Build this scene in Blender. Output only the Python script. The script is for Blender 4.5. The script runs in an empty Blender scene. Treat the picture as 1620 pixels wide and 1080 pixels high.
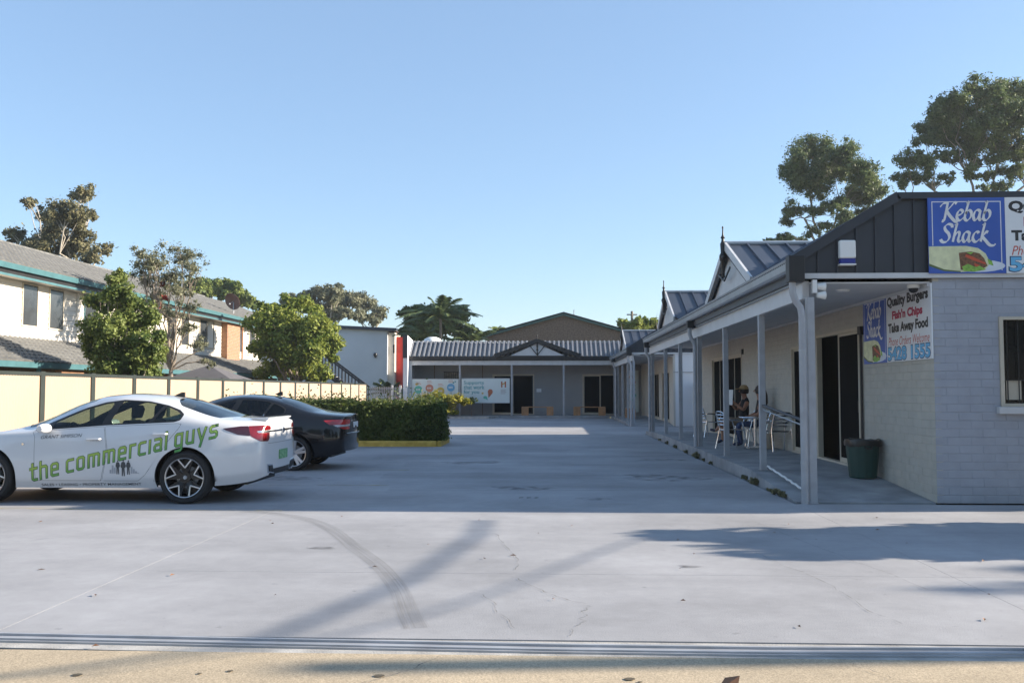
import bpy, bmesh, math, random
import numpy as np
from mathutils import Vector, Matrix

# ---------------------------------------------------------------- camera, sky, sun, exposure
S = bpy.context.scene
COL = S.collection
rad = math.radians
cam_d = bpy.data.cameras.new('camera'); cam = bpy.data.objects.new('camera', cam_d); COL.objects.link(cam)
cam.location = (0, 0, 1.53)
cam.rotation_euler = (rad(90 + 3.04), 0, rad(2.37))
cam_d.sensor_width = 36; cam_d.lens = 32.22; cam_d.clip_start = .1; cam_d.clip_end = 4000
S.camera = cam
SUN_EL, SUN_AZ = 20.7, 5.5            # elevation; azimuth measured from +X towards +Y
wd = bpy.data.worlds.new('World'); S.world = wd; wd.use_nodes = True
wn = wd.node_tree; wn.nodes.clear()
sky = wn.nodes.new('ShaderNodeTexSky'); sky.sky_type = 'NISHITA'; sky.sun_disc = False
sky.sun_elevation = rad(SUN_EL); sky.sun_rotation = rad(90 - SUN_AZ)
sky.air_density = 1.0; sky.dust_density = .4; sky.ozone_density = 2.4; sky.altitude = 30
bg = wn.nodes.new('ShaderNodeBackground'); bg.inputs['Strength'].default_value = .092
wo = wn.nodes.new('ShaderNodeOutputWorld')
hz = wn.nodes.new('ShaderNodeMix'); hz.data_type = 'RGBA'; hz.inputs[0].default_value = .40; hz.inputs[7].default_value = (1.62, 2.50, 3.80, 1)   # even high haze veiling the clear sky
wn.links.new(sky.outputs[0], hz.inputs[6]); wn.links.new(hz.outputs[2], bg.inputs[0]); wn.links.new(bg.outputs[0], wo.inputs[0])
sun_d = bpy.data.lights.new('sun', 'SUN'); sun_d.energy = 5.0; sun_d.angle = rad(.55); sun_d.color = (1, .88, .73)
sun = bpy.data.objects.new('sun', sun_d); COL.objects.link(sun)
SD = Vector((math.cos(rad(SUN_EL)) * math.cos(rad(SUN_AZ)), math.cos(rad(SUN_EL)) * math.sin(rad(SUN_AZ)), math.sin(rad(SUN_EL))))
sun.rotation_euler = SD.to_track_quat('Z', 'Y').to_euler(); sun.location = SD * 60
vs = S.view_settings
vs.view_transform = 'Standard'; vs.look = 'None'; vs.exposure = 1.42; vs.gamma = 1; vs.use_curve_mapping = False
S.cycles.max_bounces = 6; S.cycles.transparent_max_bounces = 16
random.seed(7); RNG = np.random.default_rng(11)

# ---------------------------------------------------------------- materials
def mat(name, col, rough=.65, metal=0., var=.12, scale=3., bump=0., bscale=80., coat=0., spec=.5, rnd=0., col2=None, stretch=None, detail=6):
    m = bpy.data.materials.new(name); m.use_nodes = True; t = m.node_tree; n = t.nodes; L = t.links
    p = n['Principled BSDF']
    p.inputs['Roughness'].default_value = rough; p.inputs['Metallic'].default_value = metal
    p.inputs['Specular IOR Level'].default_value = spec; p.inputs['Coat Weight'].default_value = coat
    p.inputs['Coat Roughness'].default_value = .04
    tc = n.new('ShaderNodeTexCoord'); src = tc.outputs['Object']
    if stretch:
        mp = n.new('ShaderNodeMapping'); mp.inputs['Scale'].default_value = stretch; L.new(src, mp.inputs[0]); src = mp.outputs[0]
    nz = n.new('ShaderNodeTexNoise'); nz.inputs['Scale'].default_value = scale; nz.inputs['Detail'].default_value = detail
    L.new(src, nz.inputs[0])
    mr = n.new('ShaderNodeMapRange'); mr.inputs[1].default_value = .3; mr.inputs[2].default_value = .7
    mr.inputs[3].default_value = 0; mr.inputs[4].default_value = 1; L.new(nz.outputs[0], mr.inputs[0])
    mx = n.new('ShaderNodeMix'); mx.data_type = 'RGBA'; L.new(mr.outputs[0], mx.inputs[0])
    c = np.array(col); a = c * (1 - var); b = np.array(col2) if col2 else np.minimum(c * (1 + var), 1)
    mx.inputs[6].default_value = (*a, 1); mx.inputs[7].default_value = (*b, 1); out = mx.outputs[2]
    if rnd:
        oi = n.new('ShaderNodeObjectInfo'); r2 = n.new('ShaderNodeMapRange'); r2.inputs[3].default_value = 1 - rnd; r2.inputs[4].default_value = 1 + rnd
        L.new(oi.outputs['Random'], r2.inputs[0])
        hv = n.new('ShaderNodeHueSaturation'); L.new(r2.outputs[0], hv.inputs['Value']); L.new(out, hv.inputs['Color']); out = hv.outputs[0]
    L.new(out, p.inputs['Base Color'])
    if rough > .3:
        rr = n.new('ShaderNodeMapRange'); rr.inputs[3].default_value = max(rough - .08, .05); rr.inputs[4].default_value = min(rough + .08, 1)
        L.new(nz.outputs[0], rr.inputs[0]); L.new(rr.outputs[0], p.inputs['Roughness'])
    if bump:
        n2 = n.new('ShaderNodeTexNoise'); n2.inputs['Scale'].default_value = bscale; n2.inputs['Detail'].default_value = 4; L.new(src, n2.inputs[0])
        bp = n.new('ShaderNodeBump'); bp.inputs['Strength'].default_value = bump; bp.inputs['Distance'].default_value = .01
        L.new(n2.outputs[0], bp.inputs['Height']); L.new(bp.outputs[0], p.inputs['Normal'])
    return m

def leaf_mat(name, col, col2, rough=.55, trans=.35):
    m = bpy.data.materials.new(name); m.use_nodes = True; t = m.node_tree; n = t.nodes; L = t.links
    p = n['Principled BSDF']; p.inputs['Roughness'].default_value = rough; p.inputs['Specular IOR Level'].default_value = .3
    g = n.new('ShaderNodeNewGeometry'); tc = n.new('ShaderNodeTexCoord')
    nz = n.new('ShaderNodeTexNoise'); nz.inputs['Scale'].default_value = .9; nz.inputs['Detail'].default_value = 3; L.new(tc.outputs['Object'], nz.inputs[0])
    ad = n.new('ShaderNodeMath'); ad.operation = 'MULTIPLY_ADD'; ad.inputs[1].default_value = .55
    cn = n.new('ShaderNodeMath'); cn.operation = 'MULTIPLY_ADD'; cn.inputs[1].default_value = 1.7; cn.inputs[2].default_value = -.35; L.new(nz.outputs[0], cn.inputs[0])
    L.new(g.outputs['Random Per Island'], ad.inputs[0]); L.new(cn.outputs[0], ad.inputs[2])
    mr = n.new('ShaderNodeMapRange'); mr.inputs[1].default_value = .35; mr.inputs[2].default_value = 1.1; L.new(ad.outputs[0], mr.inputs[0])
    mx = n.new('ShaderNodeMix'); mx.data_type = 'RGBA'; mx.inputs[6].default_value = (*col, 1); mx.inputs[7].default_value = (*col2, 1)
    L.new(mr.outputs[0], mx.inputs[0]); L.new(mx.outputs[2], p.inputs['Base Color'])
    tr = n.new('ShaderNodeBsdfTranslucent'); L.new(mx.outputs[2], tr.inputs[0])
    ms = n.new('ShaderNodeMixShader'); ms.inputs[0].default_value = trans
    L.new(p.outputs[0], ms.inputs[1]); L.new(tr.outputs[0], ms.inputs[2]); L.new(ms.outputs[0], n['Material Output'].inputs[0])
    return m

def glass_mat(name, tint, reflect=.9):
    m = bpy.data.materials.new(name); m.use_nodes = True; t = m.node_tree; n = t.nodes; L = t.links
    n.remove(n['Principled BSDF'])
    tr = n.new('ShaderNodeBsdfTransparent'); tr.inputs[0].default_value = (*tint, 1)
    gl = n.new('ShaderNodeBsdfGlossy'); gl.inputs['Roughness'].default_value = .02; gl.inputs[0].default_value = (reflect,) * 3 + (1,)
    fr = n.new('ShaderNodeFresnel'); fr.inputs[0].default_value = 1.5
    ge = n.new('ShaderNodeNewGeometry'); mr = n.new('ShaderNodeMapRange'); mr.inputs[3].default_value = 1.5; mr.inputs[4].default_value = 1 / 1.5   # same reflectance from inside
    L.new(ge.outputs['Backfacing'], mr.inputs[0]); L.new(mr.outputs[0], fr.inputs[0])
    ms = n.new('ShaderNodeMixShader'); L.new(fr.outputs[0], ms.inputs[0]); L.new(tr.outputs[0], ms.inputs[1]); L.new(gl.outputs[0], ms.inputs[2])
    L.new(ms.outputs[0], n['Material Output'].inputs[0]); return m

def stain_mat(name, col, amount=.6, scale=(6, 6, 6), lo=.45, hi=.65, rough=.8, detail=8):
    """thin worn film: paint, rubber or dirt that lets the surface below show where it has worn away"""
    m = bpy.data.materials.new(name); m.use_nodes = True; t = m.node_tree; n = t.nodes; L = t.links
    p = n['Principled BSDF']; p.inputs['Base Color'].default_value = (*col, 1); p.inputs['Roughness'].default_value = rough
    tc = n.new('ShaderNodeTexCoord'); mp = n.new('ShaderNodeMapping'); mp.inputs['Scale'].default_value = scale; L.new(tc.outputs['UV'], mp.inputs[0])
    nz = n.new('ShaderNodeTexNoise'); nz.inputs['Scale'].default_value = 1; nz.inputs['Detail'].default_value = detail; L.new(mp.outputs[0], nz.inputs[0])
    mr = n.new('ShaderNodeMapRange'); mr.inputs[1].default_value = lo; mr.inputs[2].default_value = hi; mr.inputs[3].default_value = 0; mr.inputs[4].default_value = amount
    L.new(nz.outputs[0], mr.inputs[0]); L.new(mr.outputs[0], p.inputs['Alpha'])
    return m

M = {}
M['concrete'] = None
M['kerb'] = mat('kerb concrete', (.36, .35, .33), .9, var=.25, scale=5, bump=.4, bscale=90)
M['slab'] = mat('veranda slab', (.27, .28, .29), .85, var=.25, scale=2.2, bump=.3, bscale=120)
M['paint_brick'] = mat('painted brick', (.33, .345, .385), .75, var=.07, scale=5, bump=.5, bscale=70, rnd=.02)  # blue of the shaded front wall put into brick and mortar colour
M['mortar'] = mat('painted mortar', (.33, .345, .385), .9, var=.07, scale=30, bump=.5, bscale=200)
M['bounce_brick'] = mat('bounce warmed brick', (.46, .43, .37), .75, var=.07, scale=5, bump=.5, bscale=70, rnd=.02)  # same paint as the front; warm bounced light put into the colour
M['bounce_mortar'] = mat('bounce warmed mortar', (.45, .42, .36), .9, var=.07, scale=30, bump=.5, bscale=200)  # warm bounce in the mortar colour too
M['post'] = mat('grey painted steel', (.34, .35, .37), .45, var=.10, scale=6)
M['beam'] = mat('white painted beam', (.56, .56, .56), .5, var=.08, scale=3)
M['soffit'] = mat('soffit sheet', (.55, .55, .55), .8, var=.05)
M['charcoal'] = mat('charcoal steel', (.030, .034, .043), .5, var=.15, scale=2)
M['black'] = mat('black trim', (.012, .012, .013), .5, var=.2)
M['roof'] = mat('slate blue steel roof', (.05, .06, .082), .45, var=.15, scale=1.5, spec=.3)
M['gutter'] = mat('pale gutter steel', (.33, .37, .40), .4, var=.12, metal=.15)
M['cream'] = mat('cream aluminium', (.52, .46, .36), .5, var=.08)
M['dark_glass'] = mat('dark tinted glass', (.005, .006, .007), .2, var=.3, spec=.25)
M['dark_room'] = mat('dark interior', (.006, .006, .006), .9)
M['screen'] = mat('fly screen', (.005, .0055, .006), .8, var=.2, scale=40, spec=.04)
M['fence_cream'] = mat('cream fence steel', (.375, .285, .21), .55, var=.05, scale=.8, rnd=.03)
M['fence_post'] = mat('dark green fence steel', (.025, .032, .028), .5)
M['board'] = mat('white weatherboard', (.62, .58, .51), .6, var=.05, scale=2)
M['teal'] = mat('teal painted steel', (.06, .15, .17), .5, var=.12)
M['tile'] = mat('grey concrete tile', (.135, .135, .128), .85, var=.3, scale=5, bump=.4, rnd=.18)
M['orange_brick'] = mat('orange brick', (.30, .15, .075), .85, var=.3, scale=6, rnd=.2)
M['dark_brick'] = mat('brown brick', (.17, .12, .09), .9, var=.35, scale=9)
M['bark'] = mat('grey bark', (.24, .20, .16), .9, var=.35, scale=7, bump=.6, bscale=25, stretch=(1, 1, .25))
M['bark_pale'] = mat('pale gum bark', (.40, .36, .30), .8, var=.3, scale=4, stretch=(1, 1, .3))
M['board_grey'] = mat('pale cream render', (.50, .47, .41), .8, var=.06, scale=1)
M['white_wall'] = mat('white render', (.66, .67, .69), .85, var=.05, scale=.6)
M['grey_wall'] = mat('grey render', (.31, .315, .32), .85, var=.07, scale=1)
M['red_wall'] = mat('red cladding', (.55, .04, .03), .6)
M['alum'] = mat('polished aluminium', (.72, .73, .75), .22, metal=1, var=.06)
M['steel'] = mat('galvanised steel', (.40, .41, .43), .5, metal=.35, var=.15)
M['timber'] = mat('bench timber', (.38, .20, .09), .65, var=.3, scale=8, stretch=(1, 1, 6), rnd=.12)
M['green_bin'] = mat('dark green plastic', (.012, .05, .04), .5, var=.15)
M['bin_bag'] = mat('black plastic liner', (.008, .008, .009), .3)
M['white_plastic'] = mat('white plastic', (.75, .75, .73), .4, var=.04)
M['blue_plastic'] = mat('blue lens', (.02, .03, .22), .25)
M['yellow'] = mat('worn yellow paint', (.55, .36, .05), .75, var=.3, scale=5, col2=(.62, .44, .10))
M['soil'] = mat('garden soil', (.06, .045, .03), .95, var=.4, scale=9, bump=.8, bscale=40)
M['white_sheet'] = mat('white sign face', (.72, .73, .74), .4, var=.03)
M['sign_blue'] = mat('blue sign print', (.035, .10, .42), .4, var=.12, scale=1.2)
# ---------------------------------------------------------------- helpers
def link(o): COL.objects.link(o); return o
def tag(o, label=None, cat=None, group=None, kind=None):
    for k, v in (('label', label), ('category', cat), ('group', group), ('kind', kind)):
        if v: o[k] = v
    return o
def wloc(o):
    v = Vector((0, 0, 0))
    while o: v = v + o.location; o = o.parent
    return v
def empty(name, loc, label=None, cat=None, group=None, rz=0):
    o = bpy.data.objects.new(name, None); link(o); o.location = loc; o.rotation_euler.z = rz; o.empty_display_size = .2
    return tag(o, label, cat, group)
def adopt(o, parent, world=True):
    if parent:
        o.parent = parent
        if world: o.location = -wloc(parent)
    return o
def mesh_from(name, V, F, m=None, smooth=False):
    me = bpy.data.meshes.new(name)
    V = np.asarray(V, dtype=np.float32)
    if isinstance(F, np.ndarray):
        k = F.shape[1]; nf = len(F)
        me.vertices.add(len(V)); me.vertices.foreach_set('co', V.ravel())
        me.loops.add(nf * k); me.loops.foreach_set('vertex_index', F.astype(np.int32).ravel())
        me.polygons.add(nf); me.polygons.foreach_set('loop_start', np.arange(0, nf * k, k, dtype=np.int32))
        me.polygons.foreach_set('loop_total', np.full(nf, k, dtype=np.int32)); me.update(calc_edges=True); me.validate()
    else:
        me.from_pydata([tuple(v) for v in V], [], F); me.update()
    if m: me.materials.append(m)
    if smooth: me.polygons.foreach_set('use_smooth', np.ones(len(me.polygons), dtype=bool))
    return me
def obj(name, me, parent=None, world=True):
    o = bpy.data.objects.new(name, me); link(o); return adopt(o, parent, world)
def copy_tree(o, parent=None):
    c = o.copy(); COL.objects.link(c); c.parent = parent
    for ch in list(o.children): copy_tree(ch, c)
    return c

class MB:
    def __init__(s): s.v = []; s.f = []
    def add(s, vs, fs):
        b = len(s.v); s.v += [tuple(v) for v in vs]; s.f += [[b + i for i in f] for f in fs]; return s
    def box(s, x0, x1, y0, y1, z0, z1):
        return s.add([(x0, y0, z0), (x1, y0, z0), (x1, y1, z0), (x0, y1, z0), (x0, y0, z1), (x1, y0, z1), (x1, y1, z1), (x0, y1, z1)],
                     [(0, 3, 2, 1), (4, 5, 6, 7), (0, 1, 5, 4), (1, 2, 6, 5), (2, 3, 7, 6), (3, 0, 4, 7)])
    def bar(s, p, q, w, h, up=(0, 0, 1)):
        p, q = Vector(p), Vector(q); d = (q - p).normalized(); u = Vector(up)
        if abs(d.dot(u)) > .98: u = Vector((1, 0, 0))
        r = d.cross(u).normalized() * w / 2; u = r.cross(d).normalized() * h / 2
        return s.add([p - r - u, p + r - u, p + r + u, p - r + u, q - r - u, q + r - u, q + r + u, q - r + u],
                     [(0, 1, 2, 3), (7, 6, 5, 4), (0, 4, 5, 1), (1, 5, 6, 2), (2, 6, 7, 3), (3, 7, 4, 0)])
    def tube(s, pts, r, n=8, cap=True):
        pts = [Vector(p) for p in pts]; b = len(s.v); k = len(pts); rs = r if hasattr(r, '__len__') else [r] * k
        pu = None
        for i, p in enumerate(pts):
            d = (pts[min(i + 1, k - 1)] - pts[max(i - 1, 0)]).normalized()
            if pu is None:
                a = Vector((0, 0, 1)) if abs(d.z) < .9 else Vector((1, 0, 0)); pu = d.cross(a).normalized()
            u = (pu - d * pu.dot(d)).normalized(); w = d.cross(u); pu = u
            for j in range(n):
                t = 2 * math.pi * j / n; s.v.append(tuple(p + (u * math.cos(t) + w * math.sin(t)) * rs[i]))
        for i in range(k - 1):
            for j in range(n):
                j2 = (j + 1) % n; s.f.append([b + i * n + j, b + i * n + j2, b + (i + 1) * n + j2, b + (i + 1) * n + j])
        if cap: s.f.append([b + j for j in range(n)][::-1]); s.f.append([b + (k - 1) * n + j for j in range(n)])
        return s
    def lathe(s, prof, n=24, o=(0, 0, 0), axis='z', closed=False):
        b = len(s.v); k = len(prof)
        for j in range(n):
            t = 2 * math.pi * j / n; c, si = math.cos(t), math.sin(t)
            for r, h in prof:
                p = (r * c, r * si, h) if axis == 'z' else ((r * c, h, r * si) if axis == 'y' else (h, r * c, r * si))
                s.v.append((o[0] + p[0], o[1] + p[1], o[2] + p[2]))
        for j in range(n):
            j2 = (j + 1) % n
            for i in range(k if closed else k - 1):
                i2 = (i + 1) % k; s.f.append([b + j * k + i, b + j2 * k + i, b + j2 * k + i2, b + j * k + i2])
        return s
    def prism(s, poly, fn, a, b_):
        """poly: 2D outline; fn(u, v, w) -> xyz; extruded from w=a to w=b_"""
        b = len(s.v); n = len(poly)
        for w in (a, b_):
            for u, v in poly: s.v.append(tuple(fn(u, v, w)))
        s.f.append([b + i for i in range(n)][::-1]); s.f.append([b + n + i for i in range(n)])
        for i in range(n):
            j = (i + 1) % n; s.f.append([b + i, b + j, b + n + j, b + n + i])
        return s
    def quad(s, *p): return s.add(p, [tuple(range(len(p)))])
    def build(s, name, m, parent=None, smooth=False, bevel=0, world=True, normals=True):
        me = mesh_from(name, s.v, s.f, m)
        if normals:
            bm = bmesh.new(); bm.from_mesh(me); bmesh.ops.recalc_face_normals(bm, faces=bm.faces); bm.to_mesh(me); bm.free()
        if smooth:
            me.polygons.foreach_set('use_smooth', np.ones(len(me.polygons), dtype=bool))
            try: me.set_sharp_from_angle(angle=rad(40))
            except Exception: pass
        o = obj(name, me, parent, world)
        if bevel:
            b = o.modifiers.new('bevel', 'BEVEL'); b.width = bevel; b.segments = 2; b.limit_method = 'ANGLE'
        return o

XZ = lambda u, v, w: (u, w, v)     # outline in X-Z, depth along Y
YZ = lambda u, v, w: (w, u, v)     # outline in Y-Z, depth along X

# flat print: lettering from the built-in font, and from broad-nib / square strokes
def text_tris(body, bold=0., shear=0., space=1.):
    cu = bpy.data.curves.new('t', 'FONT'); cu.body = body; cu.size = 1; cu.offset = bold; cu.shear = shear; cu.space_character = space
    cu.resolution_u = 3
    o = bpy.data.objects.new('t', cu); link(o)
    dg = bpy.context.evaluated_depsgraph_get(); dg.update()
    me = bpy.data.meshes.new_from_object(o.evaluated_get(dg))
    V = [(v.co.x, v.co.y) for v in me.vertices]; F = [list(p.vertices) for p in me.polygons]
    bpy.data.objects.remove(o); bpy.data.curves.remove(cu); bpy.data.meshes.remove(me)
    return np.array(V), F
def fit(V, x0, x1, y0, y1):
    lo, hi = V.min(0), V.max(0)
    return np.stack([x0 + (V[:, 0] - lo[0]) / (hi[0] - lo[0]) * (x1 - x0), y0 + (V[:, 1] - lo[1]) / (hi[1] - lo[1]) * (y1 - y0)], 1)
def on_plane(V, o, r, u, n, d): return [Vector(o) + Vector(r) * a + Vector(u) * b + Vector(n) * d for a, b in V]
def print_text(parent, body, m, plane, x0, x1, y0, y1, d=.006, bold=0., shear=0., space=1., name='lettering'):
    V, F = text_tris(body, bold, shear, space); V = fit(V, x0, x1, y0, y1)
    return obj(name, mesh_from(name, on_plane(V, *plane, d), F, m), parent)
def print_poly(parent, polys, m, plane, d, name='print'):
    V, F = [], []
    for k, p in enumerate(polys):
        b = len(V); V += on_plane(p, *plane, d + k * .0003); F.append(list(range(b, b + len(p))))
    return obj(name, mesh_from(name, V, F, m), parent)
def ell(cx, cy, rx, ry, n=20, a0=0): return [(cx + rx * math.cos(a0 + 2 * math.pi * i / n), cy + ry * math.sin(a0 + 2 * math.pi * i / n)) for i in range(n)]
def smooth_line(p, n=6):
    p = [np.array(q, float) for q in p]
    if len(p) < 3: return p
    out = []
    for i in range(len(p) - 1):
        a, b, c, d = p[max(i - 1, 0)], p[i], p[i + 1], p[min(i + 2, len(p) - 1)]
        for k in range(n):
            t = k / n; out.append(.5 * (2 * b + (c - a) * t + (2 * a - 5 * b + 4 * c - d) * t * t + (3 * b - a - 3 * c + d) * t ** 3))
    return out + [p[-1]]
def nib_strokes(strokes, nib):
    """broad-nib pen: sweep a slanted nib along each smoothed stroke"""
    V, F = [], []; nb = np.array(nib) / 2; th = np.array([-nib[1], nib[0]]) * .28
    for st in strokes:
        q = smooth_line(st); b = len(V)
        for p in q: V += [p - nb - th, p + nb - th, p + nb + th, p - nb + th]
        for i in range(len(q) - 1):
            for a, c in ((0, 1), (1, 2), (2, 3), (3, 0)): F.append([b + 4 * i + a, b + 4 * i + c, b + 4 * i + 4 + c, b + 4 * i + 4 + a])
    return np.array(V), F
def square_strokes(line, w):
    """mitred polyline as a ribbon of width w, square ends"""
    p = [np.array(q, float) for q in line]; closed = np.allclose(p[0], p[-1]); k = len(p); L_, R_ = [], []
    for i in range(k):
        a = p[i - 1] if i else (p[-2] if closed else None); c = p[i + 1] if i < k - 1 else (p[1] if closed else None)
        d1 = (p[i] - a) / np.linalg.norm(p[i] - a) if a is not None else None
        d2 = (c - p[i]) / np.linalg.norm(c - p[i]) if c is not None else None
        q = p[i]
        if d1 is None: d1 = d2; q = q - d2 * w / 2
        if d2 is None: d2 = d1; q = q + d1 * w / 2
        n = np.array([-(d1 + d2)[1], (d1 + d2)[0]]); n = n / np.linalg.norm(n)
        h = w / 2 / max(abs(n @ np.array([-d1[1], d1[0]])), .4); L_.append(q + n * h); R_.append(q - n * h)
    V = np.array([x for pr in zip(L_, R_) for x in pr]); F = [[2 * i, 2 * i + 1, 2 * i + 3, 2 * i + 2] for i in range(k - 1)]
    return V, F

def pchip(xs, ys):
    xs, ys = np.array(xs, float), np.array(ys, float); h = np.diff(xs); d = np.diff(ys) / h; m = np.zeros(len(xs))
    for i in range(1, len(xs) - 1):
        if d[i - 1] * d[i] > 0:
            w1, w2 = 2 * h[i] + h[i - 1], h[i] + 2 * h[i - 1]; m[i] = (w1 + w2) / (w1 / d[i - 1] + w2 / d[i])
    m[0], m[-1] = d[0], d[-1]
    def f(x):
        x = np.clip(x, xs[0], xs[-1]); i = np.clip(np.searchsorted(xs, x, 'right') - 1, 0, len(xs) - 2); t = (x - xs[i]) / h[i]
        return (2 * t**3 - 3 * t**2 + 1) * ys[i] + (t**3 - 2 * t**2 + t) * h[i] * m[i] + (-2 * t**3 + 3 * t**2) * ys[i + 1] + (t**3 - t**2) * h[i] * m[i + 1]
    return f

# foliage: leaf-sized faces spread through clumps
def leaf_quads(clumps, n, size, flat=.0, up=.35, aspect=.55, shell=.55, droop=0.):
    """clumps: rows (x,y,z,rx,ry,rz); n leaves in all, spread by surface; returns V,F arrays of kite-shaped leaves"""
    C = np.array(clumps, float); wgt = (C[:, 3] * C[:, 4] + C[:, 4] * C[:, 5] + C[:, 3] * C[:, 5]); wgt /= wgt.sum()
    sub = []
    for c, w in zip(C, wgt):
        k = max(7, int(15 * (c[3] / C[:, 3].mean())))
        for _ in range(k):
            d = RNG.normal(size=3); d /= np.linalg.norm(d); d[2] = d[2] * .8 + .12
            sub.append(np.concatenate([c[:3] + d * c[3:] * RNG.uniform(.25, 1.08), c[3:] * RNG.uniform(.26, .52), [w / k * RNG.uniform(.5, 1.5)]]))
    Sb = np.array(sub); pick = RNG.choice(len(Sb), n, p=Sb[:, 6] / Sb[:, 6].sum()); Q = Sb[pick]
    d = RNG.normal(size=(n, 3)); d /= np.linalg.norm(d, axis=1)[:, None]
    rr = (shell + (1 - shell) * np.minimum(np.abs(RNG.normal(size=n)) * .72, 1.25))[:, None]
    P = Q[:, :3] + d * Q[:, 3:6] * rr
    nr = d + RNG.normal(size=(n, 3)) * .7 + np.array([0, 0, up]); nr /= np.linalg.norm(nr, axis=1)[:, None]
    a = np.cross(nr, RNG.normal(size=(n, 3))); a[:, 2] -= droop; a -= nr * (a * nr).sum(1)[:, None]; a /= np.linalg.norm(a, axis=1)[:, None]; b = np.cross(nr, a)
    s = size * RNG.uniform(.6, 1.35, n)[:, None]
    V = np.stack([P - a * s, P + b * s * aspect - nr * s * .12, P + a * s, P - b * s * aspect - nr * s * .12], 1).reshape(-1, 3)
    return V, np.arange(4 * n).reshape(-1, 4)
def limb(mb, p, q, r0, r1, k=5, wob=.08, n=7):
    p, q = np.array(p, float), np.array(q, float); L = np.linalg.norm(q - p); pts = []
    for i in range(k + 1):
        t = i / k; w = RNG.normal(size=3) * wob * L * math.sin(math.pi * t) * .5
        pts.append(p + (q - p) * t + w + np.array([0, 0, .06 * L * math.sin(math.pi * t)]))
    mb.tube(pts, [r0 + (r1 - r0) * i / k for i in range(k + 1)], n); return pts
def tree(name, label, base, clumps, n, size, lm, bark, r0=.2, fork=.45, group=None, cat='tree', lean=(0, 0), limbs=None, droop=0., aspect=.55, shell=.5, twigs=2, world=True):
    """base: ground point; clumps relative to base; trunk forks below the clumps and a limb reaches every clump"""
    e = empty(name, base, label, cat, group)
    C = np.array(clumps, float); mb = MB(); top = np.average(C[:, :3], axis=0, weights=C[:, 3] ** 2)
    fk = np.array([top[0] * .5 + lean[0], top[1] * .5 + lean[1], top[2] * fork])
    tp = limb(mb, (0, 0, -.2), fk, r0 * 1.15, r0 * .75, 6, .04, 10)
    hub = [(fk, r0 * .72)]
    for j in limbs or []:
        q = np.array(j, float); limb(mb, fk, q, r0 * .55, r0 * .3, 5, .06, 8); hub.append((q, r0 * .32))
    for c in C:
        h, r = min(hub, key=lambda t: np.linalg.norm(t[0] - c[:3]) + (2 * max(0, t[0][2] - c[2])))
        pts = limb(mb, h, c[:3], r * .6, max(r * .14, .012), 5, .1, 6)
        for _ in range(twigs):
            d = RNG.normal(size=3); d /= np.linalg.norm(d); d[2] = abs(d[2]) * .7
            limb(mb, pts[-2 - RNG.integers(2)], c[:3] + d * c[3:] * .8, max(r * .2, .012), .006, 3, .12, 5)
    mb.build('trunk', bark, e, smooth=True, world=False, normals=False)
    V, F = leaf_quads(C, n, size, droop=droop, aspect=aspect, shell=shell)
    obj('crown', mesh_from('crown', V, F, lm), e, world=False)
    return e
# ---------------------------------------------------------------- ground, car park slabs, gate track, footpath
def concrete_mat(name, base, speck=.22, sp_scale=220, stain=.28):
    m = bpy.data.materials.new(name); m.use_nodes = True; t = m.node_tree; n = t.nodes; L = t.links; p = n['Principled BSDF']
    tc = n.new('ShaderNodeTexCoord')
    def noise(sc, det, stretch=None, rough=.6):
        s_ = tc.outputs['Object']
        if stretch:
            mp = n.new('ShaderNodeMapping'); mp.inputs['Scale'].default_value = stretch; L.new(s_, mp.inputs[0]); s_ = mp.outputs[0]
        q = n.new('ShaderNodeTexNoise'); q.inputs['Scale'].default_value = sc; q.inputs['Detail'].default_value = det; q.inputs['Roughness'].default_value = rough
        L.new(s_, q.inputs[0]); return q.outputs[0]
    def rng(x, a, b, c, d):
        q = n.new('ShaderNodeMapRange'); q.inputs[1].default_value = a; q.inputs[2].default_value = b; q.inputs[3].default_value = c; q.inputs[4].default_value = d
        L.new(x, q.inputs[0]); return q.outputs[0]
    def mul(a, b):
        q = n.new('ShaderNodeMath'); q.operation = 'MULTIPLY'; L.new(a, q.inputs[0]); L.new(b, q.inputs[1]); return q.outputs[0]
    big = rng(noise(.35, 5), .35, .68, 1 - stain, 1.06)              # broad weathering
    drag = rng(noise(.5, 6, (.25, 2.2, 1)), .38, .62, 1 - stain * .28, 1.03)   # tyre-worn lanes across the court
    mid = rng(noise(5, 10, None, .8), .3, .7, .90, 1.08)
    fine = rng(noise(sp_scale, 3), .3, .7, 1 - speck, 1 + speck)
    spots = rng(noise(9, 3), .68, .74, 1, .72)
    f = mul(mul(mul(big, drag), mul(mid, fine)), spots)
    hv = n.new('ShaderNodeMix'); hv.data_type = 'RGBA'; hv.blend_type = 'MULTIPLY'; hv.inputs[0].default_value = 1
    hv.inputs[6].default_value = (*base, 1); cb = n.new('ShaderNodeCombineColor')
    for i in range(3): L.new(f, cb.inputs[i])
    L.new(cb.outputs[0], hv.inputs[7]); L.new(hv.outputs[2], p.inputs['Base Color'])
    p.inputs['Roughness'].default_value = .82; p.inputs['Specular IOR Level'].default_value = .3
    bp = n.new('ShaderNodeBump'); bp.inputs['Strength'].default_value = .35; bp.inputs['Distance'].default_value = .006
    L.new(noise(70, 6), bp.inputs['Height']); L.new(bp.outputs[0], p.inputs['Normal']); return m
M['concrete'] = concrete_mat('car park concrete', (.345, .347, .36))
M['footpath'] = concrete_mat('tan exposed aggregate', (.47, .385, .27), speck=.34, sp_scale=110, stain=.2)
M['earth'] = mat('dry grass and earth', (.13, .13, .06), .95, var=.4, scale=.6, bump=.6, bscale=8)
g = MB(); g.quad((-1500, -600, -.13), (1500, -600, -.13), (1500, 2500, -.13), (-1500, 2500, -.13))
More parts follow.
